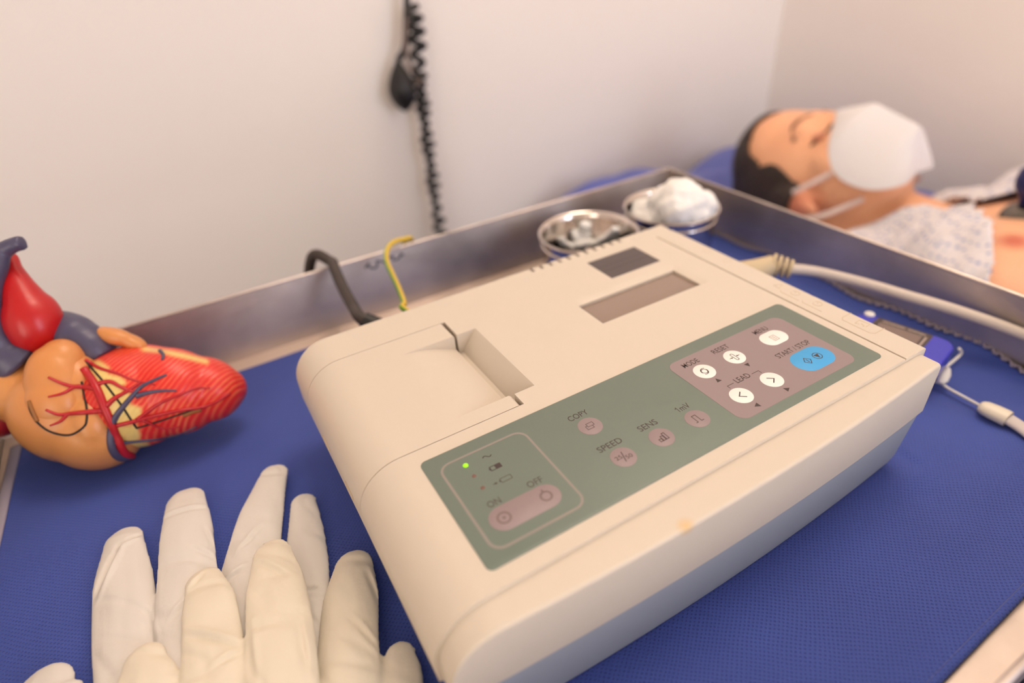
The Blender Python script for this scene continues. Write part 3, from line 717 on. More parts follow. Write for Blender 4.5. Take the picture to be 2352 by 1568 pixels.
CR = lambda L_, z: [(onz(a_, b_, z)[:2], onz(c_, d_, z)[:2], w_, h_) for a_, b_, c_, d_, w_, h_ in L_]
glove(g1, pal1, CR([(317, 1217, 268, 1246, 1.0, 1.2), (268, 1246, 214, 1358, 1.2, 1.4), (370, 1190, 484, 1160, .9, .9), (470, 1215, 496, 1262, .7, .8), (446, 1265, 506, 1285, .8, .8), (560, 1260, 600, 1215, .9, .8), (520, 1340, 570, 1310, 1.0, 1.0), (690, 1350, 735, 1345, .9, .9), (330, 1400, 350, 1470, 1.0, .9), (405, 1420, 440, 1385, .9, .8)], -48), 'latex_glove', 'white latex glove lying underneath the other glove, nearest the heart model', M_latex, 1.3)
g2 = [F([(328, 1480), (335, 1568), (370, 1700), (420, 1840)], [-45.5, -45.5, -45.5, -46], [7, 9.6, 10.5, 12]),
      F([(462, 1308), (480, 1390), (488, 1480), (495, 1600), (520, 1760)], [-45, -44, -44, -44, -45], [6.8, 9.2, 9.8, 10.4, 12]),
      F([(620, 1241), (632, 1340), (642, 1450), (650, 1600), (655, 1780)], [-43.5, -42.6, -42.2, -43, -45], [7.2, 10.2, 11.2, 11.4, 12]),
      F([(815, 1263), (806, 1370), (800, 1480), (795, 1620), (770, 1800)], [-50.8, -50, -49, -47.5, -46], [7.6, 10.2, 10.4, 10.8, 11]),
      F([(918, 1472), (920, 1560), (905, 1680), (860, 1820)], [-50.6, -50, -49, -47], [5.4, 7.4, 9, 10])]
pal2 = tube([(-62, 16, -45.5), (-64, 4, -46), (-68, -25, -47), (-72, -70, -50)], [22, 33, 36, 32], 28, .13)
glove(g2, pal2, CR([(420, 1456, 550, 1484, 1.1, 1.3), (500, 1530, 552, 1496, .9, 1.0), (585, 1291, 661, 1327, .9, .9), (440, 1340, 460, 1318, .8, .9), (835, 1291, 876, 1385, 1.0, 1.1), (795, 1398, 861, 1465, .8, .8), (570, 1450, 580, 1560, 1.2, .8), (690, 1440, 705, 1540, 1.0, .8)], -42), 'latex_glove', 'cream latex glove lying on top of the other, beside the ECG machine', M_latex2, 8.1)

# ------------------------------------------------------------------ anatomical heart model
hm = thing('heart_model', (-100, 190, -54), 'painted plastic anatomical heart with red ventricle and orange atria on the drape', 'heart model')
RIGHT, UP, BACK = RCAM[:, 0], RCAM[:, 1], -RCAM[:, 2]
def ax(deg):
    """axes turned by deg in the picture plane seen here; rows: along, across, depth"""
    c_, s_ = math.cos(math.radians(deg)), math.sin(math.radians(deg))
    return np.array([RIGHT * c_ + UP * s_, -RIGHT * s_ + UP * c_, BACK])
def eb(u, v_, d, a_, b__, c_, deg=0):
    k = d / FPX; return ellipsoid(at(u, v_, d), (a_ * k, b__ * k, c_ * k), ax(deg), 36, 24)
M_orange = mat('heart_orange', (216, 148, 86), .34, bump=(220, .08), spec=.5, var=(14, (214, 128, 70), .5))
M_red = mat('heart_red', (188, 22, 26), .32, bump=(200, .05), spec=.5)
M_vein = mat('heart_vein_grey', (78, 74, 100), .36, bump=(160, .06), spec=.5)
M_artery = mat('heart_artery', (188, 30, 40), .35)
M_seam = mat('heart_seam', (40, 26, 20), .6)
M_yellow = mat('heart_fat', (232, 196, 96), .4, bump=(160, .2), var=(60, (238, 214, 130), .8))
# ventricles with painted muscle fibres
M_musc = mat('heart_muscle', (205, 48, 38), .33, spec=.5)
nt, b = nodes_of(M_musc)
tc = nt.nodes.new('ShaderNodeTexCoord')
dt = nt.nodes.new('ShaderNodeVectorMath'); dt.operation = 'DOT_PRODUCT'
nv_ = RIGHT * .84 - UP * .54; dt.inputs[1].default_value = tuple(nv_)
nz = nt.nodes.new('ShaderNodeTexNoise'); nz.inputs['Scale'].default_value = 38; nz.inputs['Detail'].default_value = 3
nt.links.new(tc.outputs['Object'], dt.inputs[0]); nt.links.new(tc.outputs['Object'], nz.inputs['Vector'])
ph = mth('ADD', mth('MULTIPLY', dt.outputs['Value'], 2 * math.pi / (2.1 * S)), mth('MULTIPLY', nz.outputs[0], 9.0))
fib = mth('MULTIPLY_ADD', mth('SINE', ph), .5, .5)
n5 = nt.nodes.new('ShaderNodeTexNoise'); n5.inputs['Scale'].default_value = 55; nt.links.new(tc.outputs['Object'], n5.inputs['Vector'])
fm = mth('MULTIPLY', mth('POWER', fib, 1.6), mth('MULTIPLY_ADD', n5.outputs[0], 1.6, -.35))
mx = nt.nodes.new('ShaderNodeMix'); mx.data_type = 'RGBA'; mx.inputs[6].default_value = (*lin((222, 38, 34)), 1); mx.inputs[7].default_value = (*lin((250, 132, 88)), 1); mx.clamp_factor = True
nt.links.new(fm, mx.inputs[0]); nt.links.new(mx.outputs[2], b.inputs['Base Color'])
bp = nt.nodes.new('ShaderNodeBump'); bp.inputs['Strength'].default_value = .25; bp.inputs['Distance'].default_value = .0004
nt.links.new(fib, bp.inputs['Height']); nt.links.new(bp.outputs[0], b.inputs['Normal'])
vent = remesh([eb(305, 915, 287, 125, 112, 105, -14), eb(390, 898, 290, 118, 100, 95, -14), eb(465, 893, 294, 92, 75, 72, -12), eb(512, 893, 297, 52, 50, 50, -8), eb(330, 862, 292, 130, 72, 75, -3)], 0.95, 10)
aV = coords(vent)
vent_bvh = BVHTree.FromPolygons([tuple(p) for p in aV], [tuple(p.vertices) for p in vent.polygons])
atri = remesh([eb(160, 945, 282, 128, 112, 105, -32), eb(215, 985, 281, 108, 92, 92, -18), eb(60, 895, 284, 105, 78, 80, -38), eb(196, 900, 277, 48, 92, 60, 14), eb(225, 970, 274, 48, 70, 60, 14)], 1.1, 8)
aA = coords(atri)
atri_bvh = BVHTree.FromPolygons([tuple(p) for p in aA], [tuple(p.vertices) for p in atri.polygons])
lid = remesh([eb(128, 885, 271, 64, 94, 50, 12), eb(142, 835, 274, 50, 58, 46, 0), eb(122, 925, 268, 64, 66, 42, 0)], .9, 8)
lid_bvh = BVHTree.FromPolygons([tuple(p) for p in coords(lid)], [tuple(p.vertices) for p in lid.polygons])
# painted fat patches on the ventricle (front side only)
def inside(poly, u, v_):
    c = False; j = len(poly) - 1
    for i in range(len(poly)):
        if (poly[i][1] > v_) != (poly[j][1] > v_) and u < (poly[j][0] - poly[i][0]) * (v_ - poly[i][1]) / (poly[j][1] - poly[i][1]) + poly[i][0]: c = not c
        j = i
    return c
cr = lambda L_: [(p[0] / 2.6133, 520 + p[1] / 2.6133) for p in L_]
FAT = [cr([(500, 810), (600, 805), (660, 850), (640, 880), (720, 900), (760, 935), (720, 975), (790, 1010), (770, 1060), (850, 1090), (850, 1150), (790, 1180), (700, 1190), (640, 1100), (560, 940)]),
       cr([(690, 1200), (820, 1190), (845, 1260), (830, 1285), (900, 1300), (880, 1350), (780, 1385), (720, 1300)]),
       cr([(850, 720), (960, 735), (1100, 760), (1250, 800), (1250, 825), (1100, 790), (950, 755), (850, 745)])]
U_, V_ = project(aV); nrm_ = np.array([v_.normal for v_ in vent.vertices]); facing = np.einsum('ij,ij->i', nrm_, CAM_LOC - aV) > 0
fat = np.zeros(len(aV)); JIT = [(0, 0), (4, 0), (-4, 0), (0, 4), (0, -4), (3, 3), (-3, 3), (3, -3), (-3, -3)]
for i in np.nonzero(facing & (U_ > 180) & (U_ < 490))[0]:
    fat[i] = sum(any(inside(q, U_[i] + a_, V_[i] + b__) for q in FAT) for a_, b__ in JIT) / 9
at_ = vent.attributes.new('fat', 'FLOAT', 'POINT'); at_.data.foreach_set('value', fat.astype(np.float32))
nt, b = nodes_of(M_musc)
an = nt.nodes.new('ShaderNodeAttribute'); an.attribute_name = 'fat'
old = b.inputs['Base Color'].links[0].from_socket
ny = nt.nodes.new('ShaderNodeTexNoise'); ny.inputs['Scale'].default_value = 300
m1 = nt.nodes.new('ShaderNodeMix'); m1.data_type = 'RGBA'; m1.inputs[6].default_value = (*lin((226, 182, 84)), 1); m1.inputs[7].default_value = (*lin((242, 222, 150)), 1)
nt.links.new(ny.outputs[0], m1.inputs[0])
m2 = nt.nodes.new('ShaderNodeMix'); m2.data_type = 'RGBA'; nt.links.new(an.outputs['Fac'], m2.inputs[0]); nt.links.new(old, m2.inputs[6]); nt.links.new(m1.outputs[2], m2.inputs[7])
nt.links.new(m2.outputs[2], b.inputs['Base Color'])
vo = build('ventricle', vent, M_musc, hm, 180, label='red ventricle with painted muscle fibres and yellow fat')
build('atrium', atri, M_orange, hm, 180, label='smooth orange atrium')
lo = build('auricle_lid', lid, M_orange, hm, 180, label='orange lift-off lid on the atrium')
build('auricle', remesh([eb(262, 772, 286, 46, 20, 26, -12), eb(300, 784, 288, 40, 17, 24, -22), eb(240, 762, 287, 26, 13, 16, -2)], .8, 5), M_orange, hm, 180, label='small orange ear-shaped auricle')
k = 272 / FPX
ao = remesh([eb(76, 735, 277, 60, 74, 58, 16), eb(84, 765, 279, 58, 50, 54, 0), tube([at(62, 700, 276), at(40, 655, 276), at(26, 615, 277), at(20, 585, 278)], [9.5, 6.6, 4.2, 3.6], 18)], .9, 8)
build('aorta', ao, M_red, hm, 180, label='glossy red bulging aorta')
vc = remesh([tube(catmull([at(50, 830, 280), at(-2, 795, 274), at(-36, 725, 268), at(-30, 655, 268), at(-10, 605, 269), at(2, 580, 270), at(30, 563, 270), at(53, 557, 270)], 6), [12, 13, 12.5, 12, 11.5, 10.5, 9.5, 9, 8.6, 8.3, 8, 7.8, 7.6, 7.4, 7.2, 7, 6.8, 6.6, 6.4, 6.2, 6, 5.8, 5.6, 5.4, 5.2, 5, 4.8, 4.6, 4.4, 4.2, 4, 3.9, 3.8, 3.7, 3.6, 3.5, 3.4, 3.4, 3.4, 3.4, 3.4, 3.4, 3.4][:43], 18)], 1.0, 5)
build('vena_cava', vc, M_vein, hm, 180, label='grey-blue hooked vena cava')
pa = remesh([tube(catmull([at(118, 760, 290), at(160, 768, 286), at(205, 795, 285), at(235, 825, 286)], 6), [8, 9, 10, 10.5, 10.5, 10.5, 10.5, 10.5, 10.5, 10, 10, 10, 9.5, 9.5, 9, 9, 8.5, 8.5, 8], 18), eb(205, 790, 286, 56, 34, 45, -25)], .9, 6)
build('pulmonary_artery', pa, M_vein, hm, 180, label='grey-blue pulmonary artery')
build('pulmonary_vein', remesh([tube(catmull([at(40, 945, 290), at(8, 960, 288), at(-25, 968, 286)], 5), [8, 8, 8, 8.2, 8.4, 8.6, 8.6, 8.6, 8.6, 8.4, 8.2], 16)], .9, 4), M_red, hm, 180, label='red pulmonary vein stump')
def on_heart(pts, trees, off=.15):
    out = []
    o_ = Vector(CAM_LOC)
    for q in catmull([(*p, 0) for p in pts], 8):
        best = None
        d_ = Vector(ray(q[0], q[1])).normalized()
        for tb in trees:
            h = tb.ray_cast(o_, d_)
            if h[0] is not None and (best is None or h[3] < best[1]): best = (h[0] - d_ * off, h[3])
        if best: out.append(best[0])
    for _ in range(2):
        out = [out[0]] + [(out[i - 1] + out[i] * 2 + out[i + 1]) / 4 for i in range(1, len(out) - 1)] + [out[-1]]
    return out
ALL = [vent_bvh, atri_bvh, lid_bvh]
def vessel(name, pts, r0, r1, m, parent, off=.15):
    P = on_heart(cr(pts), ALL, off)
    if len(P) > 2: build(name, tube(P, list(np.linspace(r0, r1, len(P))), 10), m, parent, 180)
for pts, r0, r1 in (([(500, 850), (560, 930), (600, 1010), (630, 1090), (670, 1180), (700, 1260), (740, 1350), (790, 1380)], 1.7, 1.9), ([(290, 905), (370, 940), (440, 960), (500, 962), (570, 972)], .5, 1.2), ([(290, 1022), (380, 1000), (440, 965), (480, 960)], .4, 1.1),
                    ([(275, 1100), (350, 1128), (430, 1122), (510, 1115), (620, 1105)], .5, 1.3), ([(300, 1195), (360, 1170), (400, 1130)], .35, .9), ([(575, 945), (660, 930), (720, 960), (800, 990), (880, 985)], 1.1, .4), ([(640, 1075), (690, 1030), (760, 990), (850, 930)], 1.3, .5),
                    ([(510, 800), (600, 850), (700, 880), (800, 920), (930, 950)], .9, .3), ([(700, 1195), (800, 1170), (950, 1130), (1100, 1100), (1210, 1085), (1300, 1050), (1380, 1000)], 1.0, .7), ([(820, 1160), (960, 1060), (1080, 1010), (1180, 970), (1260, 970)], .9, .35), ([(850, 1160), (980, 1210), (1080, 1200)], .8, .3)):
    vessel('coronary_artery', pts, r0, r1, M_artery, hm)
for pts, r0, r1 in (([(780, 1385), (710, 1380), (670, 1320), (665, 1230), (690, 1150), (740, 1080), (800, 1010), (850, 960), (930, 920), (1000, 890)], 2.0, .5), ([(815, 1020), (900, 995), (980, 985), (1060, 985)], 1.1, .4), ([(680, 1305), (800, 1290), (950, 1275), (1080, 1245), (1180, 1200)], 1.0, .5), ([(960, 745), (980, 770), (975, 800)], .9, .6)):
    vessel('cardiac_vein', pts, r0, r1, M_vein, hm)
for pts in ([(490, 930), (505, 1010), (520, 1090), (520, 1160), (505, 1200), (440, 1245), (370, 1250), (290, 1225), (225, 1175), (185, 1110), (170, 1050)], [(515, 810), (620, 930), (720, 1060), (780, 1150), (820, 1210)], [(820, 1210), (950, 1170), (1100, 1120), (1210, 1085)]):
    vessel('cut_line', pts, .48, .48, M_seam, hm, 0.0)
vessel('clasp', [(175, 1048), (195, 1100), (225, 1170)], .9, .9, mat('clasp_brown', (150, 96, 44), .5), hm, .1)
vessel('clasp', [(1100, 1135), (1150, 1115), (1205, 1100)], .9, .9, mat('clasp_brown', (150, 96, 44), .5), hm, .1)

# ------------------------------------------------------------------ pressure bulb and coiled tube on the head wall
pb = thing('pressure_bulb', (215, 550, 20), 'black rubber blood pressure bulb with coiled tube hanging on the cream wall', 'pressure bulb')
yb = 540.
Bc = ony(922, 195, yb); R_b = 22 * 1.0
prf = []
for i in range(25):
    t_ = i / 24; z = 27 - 54 * t_                       # pear: narrow neck above, widest low down
    r = 14.2 * (math.sin(math.pi * t_ ** 1.35) ** .75 if 0 < t_ < 1 else 0)
    prf.append((max(r, .01), z))
build('bulb', lathe(list(reversed(prf)), tuple(Bc), 28), M_black, pb, 180)
vx = ony(958, 185, yb)
build('valve', Geo().merge(tube([Bc + np.array([8, 0, 2]), vx], 3.4, 14)).merge(tube([vx + np.array([-2, -4, -3]), vx + np.array([4, -6, 2])], 6, 16)), mat('dull_metal', (96, 84, 80), .35, .7), pb, 50)
P = [(Bc[0] + 1, yb, Bc[2] + 24), ony(930, 110, yb), ony(933, 60, yb), ony(935, 0, yb), ony(936, -120, yb + 8), (222, 548, 230)]
build('air_tube', tube(catmull(P, 6), 3.4, 10), M_black, pb, 180)
build('strap', tube(catmull([ony(936, 20, yb - 3), ony(930, 100, yb - 5), ony(942, 145, yb - 6), ony(958, 172, yb - 4)], 6), 3.2, 8, .3), mat('grey_strap', (128, 112, 106), .6), pb, 60)
# stretched coil: open loops above, tight below
pix = [(945, 15), (953, 50), (958, 85), (962, 125), (964, 170), (968, 215), (974, 260), (980, 310), (987, 360), (994, 410), (1000, 460), (1010, 520), (1020, 575), (1030, 640)]
ctr = catmull([ony(u, v_, yb - 2) for u, v_ in pix], 30)
P = []; ph_ = 0
for i, c_ in enumerate(ctr):
    t_ = i / len(ctr); step = .24 if t_ < .3 else .44
    ph_ += step; rad = 6.6 if t_ < .25 else (4.4 + 1.5 * math.sin(t_ * 47))
    P.append((c_[0] + rad * math.cos(ph_), c_[1] + .75 * rad * math.sin(ph_), c_[2]))
build('coiled_tube', tube(P, 3.3, 8), M_black, pb, 180)
build('lower_tube', tube(catmull([P[-1], (222, yb, -230), (228, yb + 4, -330), (260, yb + 4, -380), (300, yb, -340)], 6), 2.6, 8), M_black, pb, 180)
build('wall_mount', lathe([(40, 0), (44, 6), (44, 26), (40, 32)], (0, 0, 0), 32), M_black, pb, 50) if False else build('wall_mount', box(180, 264, 548, YW, 225, 320, 4), M_black, pb, 40)

# ------------------------------------------------------------------ couch, pillow and sheet
M_sheet = mat('blue_sheet', (88, 98, 172), .8, bump=(120, .2), sheen=.2)
cb = thing('examination_couch', (560, -200, ZF), 'examination couch along the wall with the patient on it', 'couch')
build('mattress', box(330, 788, -1130, 545, -300, -238, 14, 4), mat('couch_vinyl', (70, 78, 140), .5), cb, 50)
build('frame', box(340, 780, -1120, 540, -350, -300, 3), M_steelp, cb, 40)
for x in (365, 755):
    for y in (-1100, 500): build('leg', tube([(x, y, ZF), (x, y, -345)], 16, 16), M_steelp, cb)
pm = remesh([ellipsoid((560, 375, -190), (185, 165, 62)), ellipsoid((470, 470, -180), (90, 75, 62)), ellipsoid((425, 495, -184), (88, 50, 62)), ellipsoid((655, 470, -185), (100, 75, 60)), ellipsoid((680, 250, -188), (70, 60, 56)), ellipsoid((455, 260, -196), (85, 60, 44))], 6, 10)
a = coords(pm)
dd = np.hypot((a[:, 0] - 565) / 78, (a[:, 1] - 325) / 105); a[:, 2] -= np.clip(1.25 - dd, 0, 1) * 60 * (a[:, 2] > -200)
for i, p in enumerate(a): a[i, 2] += 4 * noise.noise(Vector((p[0] / 45, p[1] / 30, 1)))
a[:, 2] = np.maximum(a[:, 2], -238.5)
set_coords(pm, a); build('pillow', pm, M_sheet, smooth=180, base=(560, 375, -238), label='blue covered pillow under the head of the masked patient', cat='pillow')

# ------------------------------------------------------------------ the patient
XM = 570.
pe = thing('person', (XM, 0, -238), 'man lying on his back in a white dotted gown and white face mask', 'person')
E3 = np.eye(3)
def el(x, y, z, rx, ry, rz, tilt=0, n=32):
    c_, s_ = math.cos(math.radians(tilt)), math.sin(math.radians(tilt))
    return ellipsoid((x, y, z), (rx, ry, rz), np.array([[1, 0, 0], [0, c_, s_], [0, -s_, c_]]), n, 22)
geos = [el(XM, 312, -117, 65, 82, 83), el(XM, 345, -95, 56, 52, 56), el(XM, 264, -88, 56, 54, 54), el(XM, 243, -94, 49, 34, 46), el(XM, 229, -88, 26, 17, 20),
        el(XM - 33, 266, -72, 22, 24, 20), el(XM + 33, 266, -72, 22, 24, 20), el(XM, 312, -48, 42, 14, 13), el(XM, 280, -44, 10, 26, 15, -8), el(XM, 264, -38, 11, 11, 11), el(XM, 236, -52, 24, 10, 8),
        tube([(XM, 300, -135), (XM, 250, -142), (XM, 205, -146), (XM, 170, -152), (XM, 120, -165)], [50, 52, 54, 58, 75], 28),
        tube([(XM - 150, 145, -172), (XM - 80, 188, -158), (XM, 200, -158), (XM + 80, 188, -158), (XM + 142, 145, -172)], [46, 42, 40, 42, 46], 22),
        el(XM, 70, -152, 162, 120, 82), el(XM, -60, -152, 158, 140, 84), el(XM, -190, -155, 148, 150, 78), el(XM - 62, 72, -108, 80, 74, 42), el(XM + 62, 72, -108, 80, 74, 42),
        tube([(XM - 165, 145, -172), (XM - 185, 40, -180), (XM - 195, -60, -188), (XM - 195, -150, -192)], [44, 44, 40, 36], 20), tube([(XM + 150, 145, -172), (XM + 160, 40, -180), (XM + 164, -60, -188), (XM + 164, -150, -192)], [44, 42, 38, 34], 20),
        tube([(XM - 195, -150, -192), (XM - 192, -240, -200), (XM - 180, -330, -205)], [36, 32, 26], 18), tube([(XM + 164, -150, -192), (XM + 166, -240, -200), (XM + 162, -330, -205)], [34, 30, 25], 18)]
# legs under the gown, out of the picture
for s_ in (-1, 1):
    geos.append(tube([(XM + s_ * 62, -250, -165), (XM + s_ * 70, -420, -172), (XM + s_ * 66, -620, -185), (XM + s_ * 62, -800, -195), (XM + s_ * 60, -960, -205)], [80, 72, 55, 48, 34], 20))
    geos.append(tube([(XM + s_ * 60, -960, -205), (XM + s_ * 64, -985, -170), (XM + s_ * 68, -990, -120)], [34, 30, 20], 16))
    hx = XM + (s_ * 162 if s_ > 0 else -180)
    geos.append(ellipsoid((hx, -375, -208), (26, 46, 16), None, 20, 12))
    for k_, (dx, ln_) in enumerate(((-18, 62), (-6, 72), (7, 68), (18, 52))): geos.append(tube([(hx + dx, -400, -208), (hx + dx * 1.1, -400 - ln_ * .6, -208), (hx + dx * 1.15, -400 - ln_, -216)], [8, 7.6, 6.5], 10))
    geos.append(tube([(hx - s_ * 20, -360, -206), (hx - s_ * 36, -390, -204), (hx - s_ * 42, -415, -208)], [9, 8.5, 7], 10))
# ears
for s_ in (-1, 1):
    ex = XM + s_ * 63
    geos += [ellipsoid((ex, 282, -112), (7, 27, 15), None, 18, 14), ellipsoid((ex + s_ * 3, 262, -108), (6, 12, 8), None, 14, 10)]
body = remesh(geos, 3.6, 6)
a = coords(body); a[:, 2] = np.maximum(a[:, 2], -236); set_coords(body, a)
M_skin = mat('skin', (246, 188, 148), .5, bump=(300, .06), spec=.35, var=(7, (240, 170, 128), .6))
Bp = np.array([XM, 0, -238])
nip = onz(2334, 545, -66)
add_spot(M_skin, tuple((np.array([nip[0], nip[1], -70]) - Bp) * S), 15 * S, (206, 104, 80), .75, .9)
nip2 = np.array([2 * XM - nip[0], nip[1], -70]); add_spot(M_skin, tuple((nip2 - Bp) * S), 15 * S, (206, 104, 80), .75, .9)
for s_ in (-1, 1): add_spot(M_skin, tuple((np.array([XM + s_ * 68, 275, -112]) - Bp) * S), 34 * S, (214, 104, 84), .8, .6)
body_me = body.copy()
body_bvh = BVHTree.FromPolygons([tuple(p) for p in a], [tuple(p.vertices) for p in body.polygons])
build('body', body, M_skin, pe, 180)
def shell(name, test, off, m, label, thick=1.5, ruffle=0., smooth_it=3, lift=None):
    """a garment or hair layer: the body surface where test(x,y,z) holds, moved out and given thickness"""
    bm = bmesh.new(); bm.from_mesh(body_me); bm.normal_update()
    kill = [f_ for f_ in bm.faces if not test(*f_.calc_center_median())]
    bmesh.ops.delete(bm, geom=kill, context='FACES')
    nr = {v_: v_.normal.copy() for v_ in bm.verts}
    for v_ in bm.verts:
        k_ = off
        if ruffle: k_ += ruffle * noise.noise(Vector((v_.co.x / 26, v_.co.y / 14, 2.0))) + ruffle * .6 * noise.noise(Vector((v_.co.x / 9 + v_.co.y / 14, v_.co.y / 40, 5)))
        v_.co = v_.co + nr[v_] * k_
        if lift: v_.co.z += lift(*v_.co)
    for _ in range(smooth_it): bmesh.ops.smooth_vert(bm, verts=[v_ for v_ in bm.verts if v_.is_boundary], factor=.5, use_axis_x=True, use_axis_y=True, use_axis_z=True)
    me = bpy.data.meshes.new(name); bm.to_mesh(me); bm.free(); me = solidified(me, thick)
    return build(name, me, m, pe, 180, label=label)
# hair: cap above the hairline, with a sideburn before the ear
HL_Y = [268, 280, 297, 314, 333, 356, 366, 378, 384]; HL_Z = [-128, -91, -84, -76, -84, -75, -59, -46, -30]
def hair_test(x, y, z):
    if y < 245 or abs(x - XM) > 71: return False
    if y < 280: return z < -126
    if y > 384: return True
    return z < np.interp(y, HL_Y, HL_Z)
M_hair = mat('dark_hair', (44, 28, 20), .6, bump=(900, .5, (1, .2, 1)))
shell('hair', hair_test, 5.5, M_hair, 'short dark brown hair', 5.0)
# gown
def gown_test(x, y, z):
    if y < -960 or y > 238 or z < -228: return False
    if y > 228 and abs(x - XM) < 75: return False
    if y < -330: return True
    if x < XM:
        if y > 133: return x < np.interp(y, [133, 176, 201, 228], [551, 557, 532, 505])
        return x < 425 or y > 58 + (x - 430) * .64
    if y > 140: return x > 572 + (y - 140) * .75
    return x > 571 + (140 - y) * .6
M_gown = mat('gown_cotton', (226, 220, 222), .85, bump=(200, .15), spec=.2, sheen=.2)
nt, b = nodes_of(M_gown)
tc = nt.nodes.new('ShaderNodeTexCoord'); vo_ = nt.nodes.new('ShaderNodeTexVoronoi'); vo_.inputs['Scale'].default_value = 150; vo_.inputs['Randomness'].default_value = .35
nt.links.new(tc.outputs['Object'], vo_.inputs['Vector'])
mr = nt.nodes.new('ShaderNodeMapRange'); mr.inputs[1].default_value = .22; mr.inputs[2].default_value = .36; mr.inputs[3].default_value = 1; mr.inputs[4].default_value = 0
nt.links.new(vo_.outputs['Distance'], mr.inputs[0])
mx = nt.nodes.new('ShaderNodeMix'); mx.data_type = 'RGBA'; mx.inputs[6].default_value = (*lin((232, 226, 228)), 1); mx.inputs[7].default_value = (*lin((158, 166, 202)), 1)
nt.links.new(mr.outputs[0], mx.inputs[0]); nt.links.new(mx.outputs[2], b.inputs['Base Color'])
shell('gown', gown_test, 8.0, M_gown, 'white hospital gown with small blue dots', 1.6, 6.0, lift=lambda x, y, z: 30 * max(0, min(1, (x - XM - 10) / 60)) * max(0, min(1, (200 - y) / 80)) * max(0, min(1, (XM + 190 - x) / 60)) * max(0, min(1, (z + 150) / 30)))
# brows and eyes
M_brow = mat('brow_hair', (138, 88, 62), .7)
for s_ in (-1, 1):
    P = []
    for dx, y in ((10, 318), (22, 322), (34, 319), (43, 309)):
        h = body_bvh.ray_cast(Vector((XM + s_ * dx, y, 60)), Vector((0, 0, -1)))
        P.append(h[0] + Vector((0, 0, -.5)))
    build('eyebrow', tube(catmull(P, 5), [3.0] * 5 + [3.8] * 6 + [2.6] * 5, 8, .55), M_brow, pe, 180)
    P = []
    for dx, y in ((16, 290), (24, 287.5), (33, 288), (41, 291)):
        h = body_bvh.ray_cast(Vector((XM + s_ * dx, y, 60)), Vector((0, 0, -1)))
        P.append(h[0] + Vector((0, 0, .3)))
    ev = build('eye', ellipsoid(P[1] * .5 + P[2] * .5 + Vector((0, 1.5, -3.2)), (11, 7, 4.5), None, 20, 14), mat('eyelid', (190, 122, 92), .5), pe, 180)
    build('lashes', tube(catmull(P, 5), 1.5, 8), mat('lash', (50, 30, 26), .7), ev, 180)
# face mask: folded white respirator
ridge = [(XM, 297, -29), (XM, 260, -15.8), (XM, 212, -28.7), (XM, 204, -66)]
def edge(s_): return [(XM + s_ * 1, 298, -31), (XM + s_ * 17, 287, -37), (XM + s_ * 40, 273, -47), (XM + s_ * 49, 264, -58), (XM + s_ * 53, 254, -69), (XM + s_ * 55, 238, -76), (XM + s_ * 53, 219, -78), (XM + s_ * 47, 204, -76), (XM + s_ * 30, 194, -72), (XM + s_ * 1, 202, -70)]
def edge_of(s_): return [(x_, y_ + (.32 * (x_ - XM) if s_ > 0 else 0), z_) for x_, y_, z_ in edge(s_)]
def resample(P, n):
    P = np.array(P, float); L_ = np.r_[0, np.cumsum(np.linalg.norm(np.diff(P, axis=0), axis=1))]; t_ = np.linspace(0, L_[-1], n)
    return np.stack([np.interp(t_, L_, P[:, k]) for k in range(3)], 1)
rc = resample(ridge, 28)
g = Geo(); v = []; nr_ = len(rc); NC = 20
el_, er_ = resample(catmull(edge_of(-1), 6), 28), resample(catmull(edge_of(1), 6), 28)
for i in range(nr_):
    for j in range(NC + 1):
        q = (j / NC) * 2 - 1; e_ = el_[i] if q < 0 else er_[i]; t_ = abs(q)
        p = rc[i] * (1 - t_) + e_ * t_
        out = np.array([np.sign(q) * .75, 0, .66]); p = p + out * 6 * math.sin(math.pi * t_) ** .8 * math.sin(math.pi * i / (nr_ - 1)) ** .7
        v.append(p)
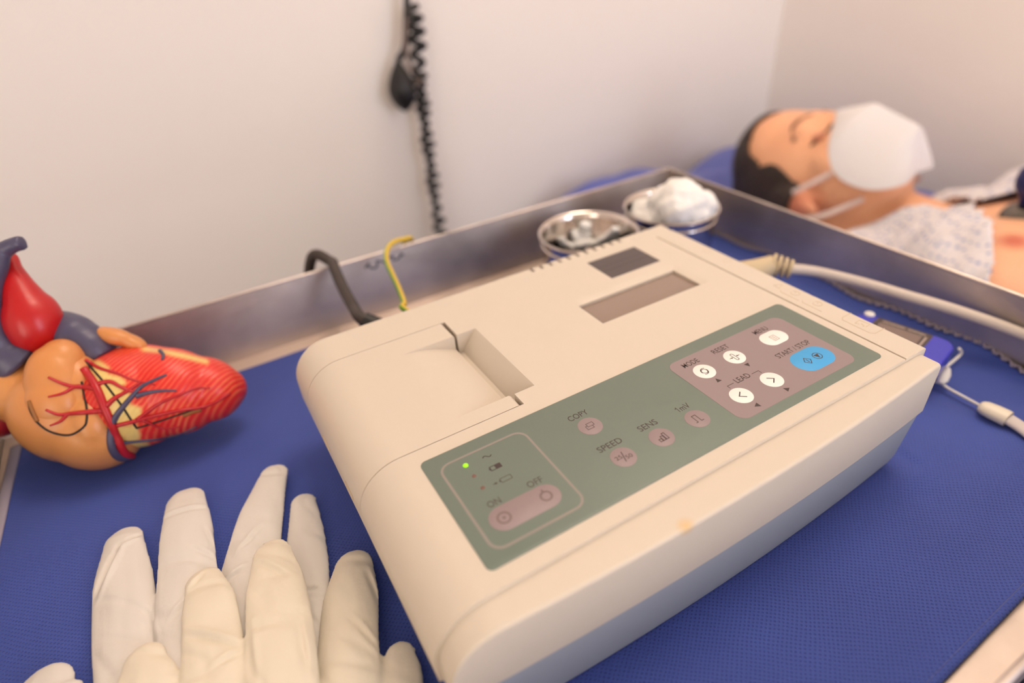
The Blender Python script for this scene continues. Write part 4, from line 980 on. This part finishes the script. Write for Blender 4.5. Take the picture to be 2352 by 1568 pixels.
f = [(i * (NC + 1) + j, i * (NC + 1) + j + 1, (i + 1) * (NC + 1) + j + 1, (i + 1) * (NC + 1) + j) for i in range(nr_ - 1) for j in range(NC)]
g.add(v, f); me = g.mesh('m', scale=1.0)
bm = bmesh.new(); bm.from_mesh(me); bmesh.ops.recalc_face_normals(bm, faces=list(bm.faces)); bm.to_mesh(me); bm.free(); me = solidified(me, 1.2)
fm_ = build('face_mask', me, mat('mask_white', (228, 224, 224), .8, bump=(300, .2)), pe, 50, label='white folded respirator mask')
for s_ in (-1, 1):
    for p0, pm_, p1 in (((XM + s_ * 52, 254, -72), (XM + s_ * 66, 274, -90), (XM + s_ * 71, 296, -108)), ((XM + s_ * 46, 220, -90), (XM + s_ * 67, 242, -108), (XM + s_ * 72, 262, -118))):
        Q = catmull([p0, pm_, p1], 6); R2 = []
        for q in Q:
            h = body_bvh.find_nearest(Vector(q)); n_ = h[1]; pt = Vector(q); dd_ = (pt - h[0]).dot(n_)
            R2.append(pt + n_ * max(0, 1.2 - dd_))
        build('strap', tube(R2, 2.6, 8, .35, up=(s_, 0, .4)), mat('strap_elastic', (226, 206, 198), .7), fm_, 60)
# ------------------------------------------------------------------ suction electrode on the chest
h = body_bvh.ray_cast(Vector((*onz(2352, 482, -66)[:2], 60)), Vector((0, 0, -1)))[0]
se = thing('suction_electrode', tuple(h), 'navy rubber bulb electrode with metal cup sucked onto the bare chest', 'electrode')
build('cup', lathe([(0, 11), (6, 10.5), (11, 8), (14, 3), (15, -1), (14, -1.5), (10, 5), (0, 7)], tuple(h), 28), mat('cup_metal', (120, 112, 104), .3, 1.0), se, 60)
build('bulb', lathe([(0, 8), (5, 9), (6, 15), (8, 18), (12, 23), (13.5, 30), (12.5, 37), (8, 43), (4, 45), (0.01, 45.5)], tuple(h), 28), mat('navy_rubber', (24, 26, 88), .45), se, 180)
build('lead_wire', tube(catmull([(h[0], h[1] - 8, h[2] + 10), (h[0] - 5, h[1] - 40, h[2] + 14), (h[0] - 10, h[1] - 120, h[2] + 6), (h[0] - 30, h[1] - 230, h[2] + 4)], 6), 2, 8), M_cable, se, 180)
bpy.data.meshes.remove(body_me)
